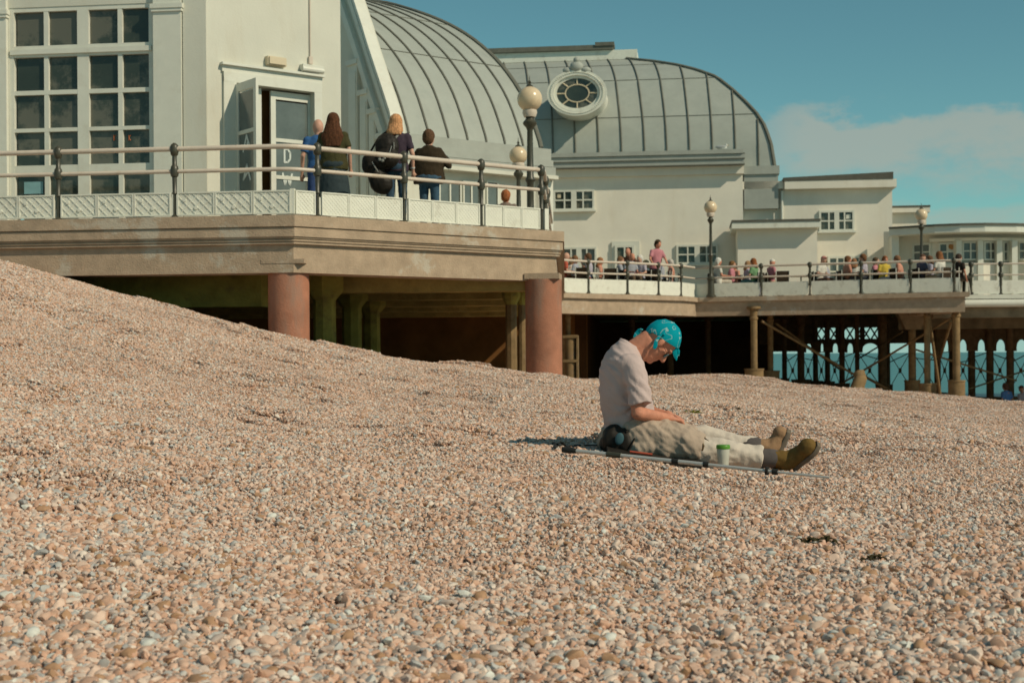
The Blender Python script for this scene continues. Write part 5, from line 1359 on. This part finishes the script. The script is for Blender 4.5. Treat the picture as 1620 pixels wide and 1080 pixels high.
for px, off, lab in ((905, 1.8, 'café table beside the person in the red top'), (1003, 1.9, 'café table of the crowded group by the door'), (1148, 1.8, 'café table between white haired and pink dressed people'), (1208, 1.3, 'café table between the green top and the sun hat'), (1268, 1.6, 'empty café table between two bare posts'), (1354, 1.2, 'café table between salmon and lavender shirts'), (1412, 1.6, 'café table beside the yellow top'), (1472, 1.3, 'café table under the right lamp')):
    put('table', at_z(px, ZF, rail_D(px) + off), .3, lab)
for px, off, yaw, lab in ((968, .9, .2, 'empty dark café chair left of the crowded table'), (1238, .9, .1, 'empty dark café chair right of the sun hat'), (1424, 1.0, 1.3, 'empty café chair left of the post beside the right lamp'), (1276, 1.5, -1.4, 'empty café chair at the empty table'), (925, .9, .3, 'empty dark café chair by the second far post'), (1040, .8, .4, 'dark café chair in front of the standing man')):
    put('chair', at_z(px, ZF, rail_D(px) + off), -yaw, lab)
for px, D, c, lab, hr in ((1594, 49.5, (.10, .20, .42), 'person in a blue top sitting on the shore beneath the pier end', 'short'), (1620, 50, (.45, .35, .36), 'person in pale pink on the shore at the right edge', 'cap')):
    p = at_z(px, 0, D); person(lab, (p.x, p.y, tz(p.x, p.y)), -.5, 1.72, 'sit', c, (.1, .1, .12), hr, (.10, .05, .03), vox=.02, seat=.02, lean=.15)
# ------------------------------------------------------------------ the man sitting on the shingle
MD = 8.5
def mp(px, py, dy=0.0):
    r = ray(px, py) * MD; return V((r.x, r.y + dy, r.z))   # joints of the figure, dy across its width
base = mp(985, 716); base.z = tz(base.x, base.y)
man = thing('person', 'man in a turquoise bandana and pale pinkish T-shirt sitting on the beach, head bowed', 'person', base)
MSK = mat('sunburnt_skin', (0.54, 0.225, 0.14), .6, .3, .16, 26, .002, 140, stain_or_reflection=(.46, .16, .10), sstr=.5, sscale=14)
HS = 1.05
HC = mp(1042.5, 538); hu = V((math.cos(R(27)), 0, math.sin(R(27)))); hf = V((math.sin(R(27)), 0, -math.cos(R(27)))); hs = V((0, -1, 0))
def hp(u, f, s=0): return HC + (hu * u + hf * f + hs * s) * HS
HM = Matrix((hf, -hs, hu)).transposed() * HS     # columns: forward, left, up
k = MB()
k.ell(hp(.030, -.004), (.098, .076, .098), HM, 24, 16); k.ell(hp(-.028, .036), (.060, .060, .082), HM, 20, 14); k.ell(hp(-.080, .052), (.040, .043, .036), HM); k.ell(hp(-.098, .076), .023)
k.cap(hp(.004, .090), hp(-.033, .113), .010, .0145, 10); k.ell(hp(-.038, .100), (.012, .020, .010), HM); k.ell(hp(.024, .082), (.02, .055, .014), HM)
k.ell(hp(-.064, .090), (.010, .026, .010), HM); k.ell(hp(-.078, .086), (.010, .022, .009), HM)
for sx in (-1, 1):
    k.ell(hp(-.012, .066, sx * .042), (.02, .022, .022), HM)
    k.ell(hp(-.004, .014, sx * .080), (.018, .010, .031), HM @ Matrix.Rotation(-.2, 3, 'Y'), 14, 10); k.ell(hp(-.026, .016, sx * .078), (.010, .009, .011), HM, 10, 8)
    k.ell(hp(-.062, -.0, sx * .05), (.03, .016, .04), HM)
k.cap(mp(1000, 555), hp(-.050, -.024), .060, .066, 16); k.cap(mp(1006, 560), hp(-.07, .015), .062, .06, 16)
k.cap(mp(975, 640), mp(990, 575), .10, .10); k.cap(mp(993, 578, -.12), mp(993, 578, .12), .045)
# arms: elbows out, hands together in the lap around a small object
ER, WR_ = mp(1004, 651, -.25), mp(1050, 659, -.13); EL, WL_ = mp(1012, 648, .25), mp(1054, 657, .12)
k.cap(mp(1001, 594, -.19), ER, .044, .041); k.cap(ER, WR_, .042, .029); k.cap(mp(1001, 594, .19), EL, .044, .041); k.cap(EL, WL_, .042, .029)
def hand(w, d, side, up):
    d = d.normalized(); n = up.normalized(); s_ = d.cross(n).normalized() * side
    pc_ = w + d * .055; k.cap(w, w + d * .03, .027, .03); 
    for j in (-1.5, -.5, .5, 1.5): k.cap(w + d * .03 + s_ * .012 * j, w + d * .088 + s_ * .019 * j, .014, .0115, 10)
    for j, Lf in zip((-1.5, -.5, .5, 1.5), (.060, .074, .078, .066)):
        a = w + d * .09 + s_ * .0195 * j; b_ = a + (d * .85 - n * .5).normalized() * Lf * .5; c_ = b_ + (d * .4 - n * .9).normalized() * Lf * .5
        k.cap(a, b_, .0098, .009, 8); k.cap(b_, c_, .009, .0078, 8)
    a = w + d * .03 + s_ * .026; b_ = a + (d * .55 + s_ * .7).normalized() * .04; k.cap(a, b_, .0125, .011, 8); k.cap(b_, b_ + (d * .9 + s_ * .1 - n * .25).normalized() * .033, .0105, .0085, 8)
hand(WR_, V((.75, .55, -.12)), -1, V((.1, -.2, 1))); hand(WL_, V((.75, -.5, -.12)), 1, V((.1, .2, 1)))
me = remesh(k, 'body', .0055, 5); place(me, 'body', MSK, man)
# glasses and eye
k = MB()
for sx in (-1, 1):
    k.ell(hp(-.008, .094, sx * .034), (.004, .024, .018), HM, 12, 8); k.ell(hp(-.008, .096, sx * .034), (.003, .026, .020), HM, 12, 8)
gl_ = k.build('sunglasses', mat('teal_reflection_lens', (0.05, 0.22, 0.26), .15, .6), man, smooth=60)  # a reflection's teal put into the lens colour
k = MB()
for sx in (-1, 1): k.tube([hp(.0, .094, sx * .058), hp(.0, .055, sx * .072), hp(.004, .008, sx * .080)], .0022, 6)
k.build('temple', mat('brown_frame', (0.16, 0.07, 0.04), .5), gl_)
# T-shirt
SH = bpy.data.materials.new('pale_pink_cotton'); SH = mat('pale_pink_cotton', (0.52, 0.405, 0.38), .9, .1, .06, 5, .0025, 90, stain_or_reflection=(.46, .36, .34), sstr=.4, sscale=5)
def ring(py, cx, hx, hy, tilt=0.0, n=40, cy=0.0):
    out = []
    for i in range(n):
        a = 2 * math.pi * i / n; x, y = hx * math.cos(a), hy * math.sin(a)
        q = mp(cx, py); e = 1.0
        out.append(V((q.x + x, q.y + y * (1 - .08 * math.cos(a)) + cy, q.z + x * tilt)))
    return out
k = MB()
k.loft([ring(697, 992, .135, .17), ring(684, 994, .148, .178), ring(668, 996, .150, .178), ring(652, 994, .158, .178), ring(636, 990.5, .157, .18), ring(618, 987, .150, .188), ring(600, 985.5, .143, .198), ring(584, 985, .136, .203), ring(570, 985.5, .122, .196, -.05), ring(560, 988, .105, .172, -.12), ring(552, 992, .085, .130, -.25), ring(547, 996, .072, .088, -.38), ring(543, 999, .068, .074, -.48)])
for sy in (-1, 1):
    k.ell(mp(993, 577, sy * .17), (.085, .06, .07)); k.tube([mp(995, 573, sy * .16), mp(1000, 592, sy * .20), mp(1004, 612, sy * .225), mp(1008, 638, sy * .245)], [.066, .071, .071, .071], 18)
def wr(p):
    q = V((p.x * 7, p.y * 5, p.z * 7)); a = noise.noise(q)
    b = noise.noise(V(((p.x + p.z) * 26, p.y * 9, (p.z - p.x) * 5)))
    c = max(0, 1 - abs(p.z - mp(990, 672).z) / .10); d_ = noise.noise(V((p.x * 6, p.y * 6, p.z * 40)))
    e = 0
    for (cx, cy) in ((1000, 612), (996, 640)):
        q = mp(cx, cy, -.17); r_ = (p - q).length; e += max(0, 1 - r_ / .14) * math.sin(math.atan2(p.z - q.z, p.x - q.x) * 7 + r_ * 25) * .7
    return a * .5 + b * .55 + c * d_ * .8 + e
me = remesh(k, 'shirt', .006, 6, (.0125, wr)); place(me, 'shirt', SH, man)
k = MB()
for i, (a, b_) in enumerate(((1019, 585), (1022, 598), (1021, 612), (1026, 622))):
    q = mp(a, b_, -.085); k.ell(q + V((.012, 0, 0)), (.012, .02, .018 - i * .002), seg=8, rings=5)
# trousers: baggy thigh part with pocket, paler lower legs
KH = mat('khaki_cotton', (0.43, 0.33, 0.255), .9, .1, .08, 8, .003, 70, stain_or_reflection=(.38, .30, .21), sstr=.4, sscale=6)
KP = mat('pale_khaki_cotton', (0.58, 0.50, 0.42), .9, .1, .06, 8, .003, 70)
k = MB()
k.ell(mp(986, 690), (.15, .18, .105)); k.ell(mp(975, 700), (.12, .17, .075))
for sy, dyk, o in ((-1, -.20, 0), (1, .17, -6)):
    k.tube([mp(980, 694 + o, sy * .10), mp(1010, 688 + o, sy * .125), mp(1045, 690 + o, sy * .15), mp(1080, 698 + o, dyk), mp(1101, 706 + o, dyk)], [.10, .128, .124, .104, .088], 20)
k.ell(mp(1025, 672, 0), (.15, .15, .065)); k.ell(mp(1055, 703, -.21), (.13, .075, .075)); k.ell(mp(1086, 703, -.19), (.085, .095, .075)); k.ell(mp(1020, 703, -.19), (.12, .075, .07)); k.ell(mp(1085, 692, .05), (.08, .14, .06))
def wt(p):
    return noise.noise(V((p.x * 9, p.y * 9, p.z * 9))) * .9 + .6 * noise.noise(V(((p.x + p.z) * 26, p.y * 8, (p.x - p.z) * 8))) + .35 * noise.noise(p * 34)
me = remesh(k, 'trousers', .0065, 5, (.017, wt)); place(me, 'trousers', KH, man)
for sy, pts_, rr2 in ((-1, [mp(1084, 706, -.20), mp(1112, 710, -.20), mp(1150, 712, -.20), mp(1175, 718, -.20), mp(1196, 721, -.205)], [.078, .082, .078, .068, .072]), (1, [mp(1084, 696, .17), mp(1120, 694, .17), mp(1160, 702, .16), mp(1204, 709, .15)], [.074, .070, .064, .060])):
    k = MB(); k.tube(pts_, rr2, 18); me = remesh(k, 'trouser_leg', .006, 5, (.012, lambda p: noise.noise(V((p.x * 13 + p.z * 9, p.y * 12, p.z * 15))) + .55 * noise.noise(p * 27 + V((3, 1, 2))))); place(me, 'trouser_leg', KP, man)
# side pocket flap and zip seam of the near leg
k = MB(); P_ = [mp(1020, 667, -.195), mp(1045, 668, -.215), mp(1066, 675, -.235)]; k.tube(P_, .006, 6, flat=.6); k.tube([mp(1097, 684, -.225), mp(1103, 700, -.288), mp(1099, 716, -.27)], .006, 6); k.build('pocket_seam', mat('dark_seam', (0.15, .10, .05), .9), man)
k = MB(); k.tube([mp(1100, 683, -.22), mp(1112, 694, -.25), mp(1119, 704, -.262), mp(1112, 709, -.27)], .004, 6); k.build('drawcord', mat('brown_cord', (0.07, .05, .03), .8), man)
# boots
BT = mat('yellow_brown_suede', (0.16, 0.095, 0.028), .9, .15, .2, 18, .002, 100, stain_or_reflection=(.06, .04, .02), sstr=.5, sscale=8)
BTF = mat('tan_suede', (0.30, 0.18, 0.10), .9, .15, .15, 18, .002, 100)
CUFF = mat('grey_boot_cuff', (0.10, 0.085, 0.08), .85, .15, .2, 20)
SOLE = mat('boot_sole', (0.15, 0.12, 0.09), .85, .15, .2, 20)
def boot(ank, shin, toe, m, name='boot', L_=1.0):
    Sx = shin.normalized(); T = toe.normalized(); Nn = (Sx - T * Sx.dot(T)).normalized(); B = Nn.cross(T).normalized()
    BM = Matrix((T, B, Nn)).transposed()
    def q(t, b, n): return ank + T * t * L_ + B * b * 1.15 + Nn * (n * 1.1 - .005)
    k = MB(); k.cap(ank - Sx * .07, ank + Sx * .03, .052, .05, 16); k.ell(q(-.03, 0, .05), (.055, .042, .055), BM); k.cap(q(0, 0, .05), q(.11, 0, .065), .058, .048, 16); k.ell(q(.165, .004, .062), (.062 * L_, .054, .046), BM); k.ell(q(.07, 0, .07), (.10 * L_, .05, .036), BM)
    me = remesh(k, name, .006, 6, (.004, lambda p: noise.noise(p * 30))); o = place(me, name, m, man)
    k = MB(); rings = []
    outline = [(-.085, -.028), (-.07, -.038), (0, -.037), (.06, -.038), (.13, -.05), (.19, -.045), (.225, -.015), (.225, .02), (.19, .045), (.13, .047), (.06, .035), (0, .036), (-.07, .036), (-.085, .026)]
    k.loft([[q(t, b * f_, n) for t, b in outline] for n, f_ in ((.088, .96), (.094, 1.03), (.108, 1.03), (.112, .97))]); k.build('sole', SOLE, o, smooth=40)
    k = MB(); k.cap(ank - Sx * .095, ank - Sx * .03, .056, .054, 16); k.build('cuff', CUFF, o, smooth=60)
    k = MB()
    for i in range(5): k.tube([q(.03 + i * .022, -.032, .012 + i * .010), q(.04 + i * .022, 0, .002 + i * .012), q(.03 + i * .022, .032, .012 + i * .010)], .004, 5)
    k.build('laces', SOLE, o)
boot(mp(1222, 721, -.21), V((1, -.10, -.03)), V((.56, -.50, .62)), BT)
boot(mp(1213, 709, .14), V((1, 0, -.08)), V((.40, .12, .85)), BTF, L_=.72)
# bandana
def bandmat():
    m = mat('turquoise_bandana', (0.0, 0.27, 0.33), .85, .1, .08, 20, .002, 150)
    N, L = m.node_tree.nodes, m.node_tree.links; b = N['Principled BSDF']; src = b.inputs['Base Color'].links[0].from_socket
    t = N.new('ShaderNodeTexCoord'); v = N.new('ShaderNodeTexVoronoi'); v.inputs['Scale'].default_value = 21; v.inputs['Randomness'].default_value = .55; L.new(t.outputs['Object'], v.inputs[0])
    r = N.new('ShaderNodeMath'); r.operation = 'LESS_THAN'; r.inputs[1].default_value = .17; L.new(v.outputs['Distance'], r.inputs[0])
    w = N.new('ShaderNodeTexNoise'); w.inputs['Scale'].default_value = 15; w.inputs['Detail'].default_value = 1; L.new(t.outputs['Object'], w.inputs[0])
    a = N.new('ShaderNodeMath'); a.operation = 'SUBTRACT'; a.inputs[1].default_value = .55; L.new(w.outputs[0], a.inputs[0]); a2 = N.new('ShaderNodeMath'); a2.operation = 'ABSOLUTE'; L.new(a.outputs[0], a2.inputs[0])
    l = N.new('ShaderNodeMath'); l.operation = 'LESS_THAN'; l.inputs[1].default_value = .012; L.new(a2.outputs[0], l.inputs[0])
    mxx = N.new('ShaderNodeMath'); mxx.operation = 'MAXIMUM'; L.new(r.outputs[0], mxx.inputs[0]); L.new(l.outputs[0], mxx.inputs[1])
    sca = N.new('ShaderNodeMath'); sca.operation = 'MULTIPLY'; sca.inputs[1].default_value = .62; L.new(mxx.outputs[0], sca.inputs[0])
    mix = N.new('ShaderNodeMix'); mix.data_type = 'RGBA'; L.new(sca.outputs[0], mix.inputs[0]); L.new(src, mix.inputs[6]); mix.inputs[7].default_value = (.45, .55, .50, 1); L.new(mix.outputs[2], b.inputs['Base Color'])
    return m
BD = bandmat()
k = MB(); seg = 40; rings = []
# outer skin from the crown down to a slanting edge, then back up inside
def bpt(an, t, r0):
    c, s_ = math.cos(an), math.sin(an)                       # c forward, s to the side
    edge_u = .018 + .55 * c * .10 - .010 * (1 - abs(c)) + (-.012 if c < -.6 else 0)
    ph_e = math.asin(max(-.95, min(.95, (edge_u - .030) / (.098 + r0)))); ph = math.pi / 2 + (ph_e - math.pi / 2) * t
    wob = .0018 * math.sin(an * 9 + t * 7) * t
    return hp(.030 + (.098 + r0 + wob) * math.sin(ph), -.004 + (.098 + r0 + wob) * math.cos(ph) * c, (.077 + r0 + wob) * math.cos(ph) * s_)
for r0, tt in ((.006, [.02, .2, .4, .6, .75, .88, .96, 1.0]), (.001, [1.0, .8, .5, .2])):
    for t in tt: rings.append([bpt(2 * math.pi * i / seg, t, r0 + (.003 if t > .86 and r0 > .005 else 0)) for i in range(seg)])
k.loft(rings); bd_ = k.build('bandana', BD, man, smooth=60)
def tail(pts_, w, th=.004):
    k = MB(); n = len(pts_); ax = V((.6, -.5, .2)).normalized(); vs = []; rr = []
    for i, p in enumerate(pts_):
        t = (pts_[min(i + 1, n - 1)] - pts_[max(i - 1, 0)]).normalized(); s_ = V((1, 0, .3)); s_ = (s_ - t * s_.dot(t)).normalized(); nn = t.cross(s_).normalized(); ww = w[i]
        rr.append([p + s_ * ww + nn * th, p + nn * th * 1.8, p - s_ * ww + nn * th, p - s_ * ww - nn * th, p - nn * th * .4, p + s_ * ww - nn * th])
    k.loft(rr); return k.build('knot_tail', BD, bd_, smooth=50)
k = MB(); k.ell(mp(1069, 549, -.01), .012, seg=10, rings=7); k.ell(hp(.030, -.02, .086), .010, seg=10, rings=7); k.build('knot', BD, bd_, smooth=60)
tail([mp(1068.5, 549, -.02), mp(1066.5, 556, -.02), mp(1068.5, 563, -.02), mp(1069.5, 570, -.02)], [.007, .014, .013, .003])
tail([mp(1070, 549, .0), mp(1073, 555, .0), mp(1073.5, 563, .0)], [.005, .010, .004])
tail([hp(.026, -.030, .088), mp(1035.5, 539, -.100), mp(1034, 547, -.10), mp(1032.5, 551.5, -.098)], [.006, .010, .013, .008])
tail([hp(-.055, -.100, 0), mp(1012, 523, .01), mp(1007, 529, .012), mp(1003.5, 534, .012)], [.008, .014, .014, .007])
# waist bag behind the hip
wb = thing('waist_bag', 'black waist bag with a blue panel resting behind the seated man', 'bag', mp(970, 712))
k = MB(); k.ell(mp(968, 694, -.16), (.075, .07, .10)); k.ell(mp(985, 696, -.18), (.075, .06, .085)); k.ell(mp(960, 700, -.10), (.05, .08, .06))
me = remesh(k, 'bag', .007, 5, (.006, lambda p: noise.noise(p * 25))); place(me, 'pouch', BLK, wb)
k = MB(); k.ell(mp(975, 690, -.245), (.026, .010, .036), Matrix.Rotation(.25, 3, 'Y')); k.build('blue_panel', mat('dull_blue_fabric', (0.035, 0.09, 0.11), .7), wb, smooth=60)
k = MB(); k.tube([mp(985, 680, -.22), mp(1000, 672, -.19), mp(1015, 668, -.15)], .012, 8, flat=.5); k.tube([mp(990, 706, -.245), mp(998, 690, -.235), mp(1001, 676, -.20)], .009, 8, flat=.5); k.build('belt', BLK, wb)
# dark sheet with a red edge, put in for the shadow under him
sm_ = thing('shadow_sheet', 'dark sheet with a red edge standing for the shadow under the seated man', 'mat', mp(1015, 722))
def gz(p, dz=0): return V((p.x, p.y, tz(p.x, p.y) + dz))
k = MB(); pts_ = []
for i in range(9):
    row = []
    for j in range(5):
        p = mp(956 + 138 * i / 8, 716, -.45 + .62 * j / 4); row.append(gz(p, .05 + .008 * math.sin(i * 1.7 + j)))
    pts_.append(row)
vs = [p for r_ in pts_ for p in r_]; vs2 = [p - V((0, 0, .04)) for p in vs]; fs = []
for i in range(8):
    for j in range(4): a = i * 5 + j; fs += [(a, a + 5, a + 6, a + 1), (45 + a, 46 + a, 51 + a, 50 + a)]
for i in range(8): fs += [(i * 5, 45 + i * 5, 50 + i * 5, i * 5 + 5), (i * 5 + 4, i * 5 + 9, 54 + i * 5, 49 + i * 5)]
for j in range(4): fs += [(j, j + 1, 46 + j, 45 + j), (40 + j, 85 + j, 86 + j, 41 + j)]
k.add(vs + vs2, fs); k.build('shadow_pad', BLK, sm_, smooth=50)
k = MB(); k.tube([gz(mp(988, 716, -.378), .058), gz(mp(1022, 716, -.378), .060)], .008, 6); k.build('red_edge', mat('red_trim', (.35, .06, .03), .8), sm_)
# walking pole lying in front of him
pole = thing('walking_pole', 'silver walking pole with black joints and a wrist strap lying on the shingle', 'walking pole', gz(mp(1100, 728, -.35)))
def gp(px, py, dz=.022):      # the point of the beach seen at a pixel
    r = ray(px, py); lo, hi = 6.5, 9.5
    for _ in range(30):
        m_ = (lo + hi) / 2; q = r * m_
        if q.z < tz(q.x, q.y) + dz: hi = m_
        else: lo = m_
    q = r * lo; return q
A_, B_ = gp(912, 713, .05), gp(1312, 755, .05)
lift = max(0.0, max(tz(*A_.lerp(B_, i / 30).xy) + .028 - A_.lerp(B_, i / 30).z for i in range(31)))
def along(t): return A_ + (B_ - A_) * t + V((0, 0, lift))
ALU = mat('aluminium', (.58, .56, .52), .35, .5, .06, 8, metal=.35); RUB = mat('black_rubber', (.02, .02, .018), .7)
k = MB(); k.tube([along(t) for t in (.0, .1, .2, .3, .4, .53)], .0115, 10); k.tube([along(t) for t in (.53, .65, .8)], .0095, 10); k.tube([along(t) for t in (.8, .9, 1.0)], .0065, 10); k.build('shaft', ALU, pole, smooth=60)
for a, b in ((.13, .19), (.40, .425), (.525, .545), (.79, .81)):
    k = MB(); k.tube([along(a), along(b)], .0155, 10); k.build('joint', RUB if a > .2 else IRON, pole, smooth=60)
k = MB(); k.tube([along(-.06), along(-.03), along(0.0)], [.016, .019, .014], 10); k.build('grip', RUB, pole, smooth=60)
k = MB(); k.tube([gp(908, 710, .03), gp(895, 705, .03), gp(888, 700, .05), gp(880, 702, .03), gp(878, 708, .03)], .011, 6, flat=.4); k.tube([gp(895, 705, .03), gp(915, 704, .03), gp(948, 704, .04)], .009, 6, flat=.5); k.tube([gp(858, 694, .02), gp(873, 699, .02), gp(884, 704, .03)], .008, 6, flat=.5); k.build('strap_and_shadow', RUB, pole)  # strap loop, plus dark strips laid down as the man's shadow
k = MB(); k.tube([along(.765), along(.775)], .022, 10); k.build('basket', RUB, pole)
# cup with a green lid
cb = at_z(1143, 0, 8.14); cb = V((cb.x, cb.y, tz(cb.x, cb.y) + .045))
cup = thing('drinking_cup', 'white drinking cup with a bright green lid standing by the shins', 'cup', cb)
k = MB(); k.lathe(cb, [(.030, 0), (.031, .004), (.034, .05), (.037, .095), (.036, .098)], 24); k.build('cup_body', mat('white_plastic', (.50, .49, .41), .4), cup, smooth=40)
k = MB(); k.lathe(cb, [(.039, .094), (.040, .098), (.040, .112), (.036, .117), (.010, .118)], 24); k.build('lid', mat('green_plastic', (.10, .28, .03), .4), cup, smooth=40)
# small things on the beach
WEED = mat('dried_seaweed', (.045, .035, .012), .9, .2, .3, 20); GREEN = mat('green_weed', (.17, .16, .03), .9, .1, .3, 20)
def clump(name, px, py, n, r, m, label, cat, D0=None):
    lo, hi = 3, 34; rr_ = ray(px, py)
    for D in np.arange(3, 34, .05):
        q = rr_ * float(D)
        if q.z < tz(q.x, q.y) + .01: break
    k = MB()
    for i in range(n):
        a = rng.uniform(0, 6.28); d_ = V((math.cos(a), math.sin(a), rng.uniform(.1, .9))); b0 = q + V((rng.normal(0, r * .5), rng.normal(0, r * .4), .012)); L_ = r * rng.uniform(.5, 1.2)
        k.tube([b0, b0 + d_ * L_ * .5, b0 + d_ * L_ + V((0, 0, -L_ * .4))], [.006, .008, .002], 5, flat=.4)
    o = k.build(name, m, base=q); tag(o, label, cat, 'scraps of weed on the beach')
clump('seaweed', 1280, 862, 26, .05, WEED, 'dark clump of dried seaweed right of centre in the foreground', 'seaweed')
clump('seaweed', 1302, 860, 18, .04, WEED, 'smaller dark seaweed scrap touching the foreground clump on its right', 'seaweed')
clump('seaweed', 1380, 888, 14, .035, WEED, 'brown seaweed shred further right and lower than the foreground clump', 'seaweed')
clump('weed_tuft', 1097, 655, 30, .06, GREEN, 'small yellow green weed tuft behind the man\'s knees', 'weed')
clump('weed_tuft', 1165, 650, 20, .05, WEED, 'dry brown weed tuft on the bank above the boots', 'weed')
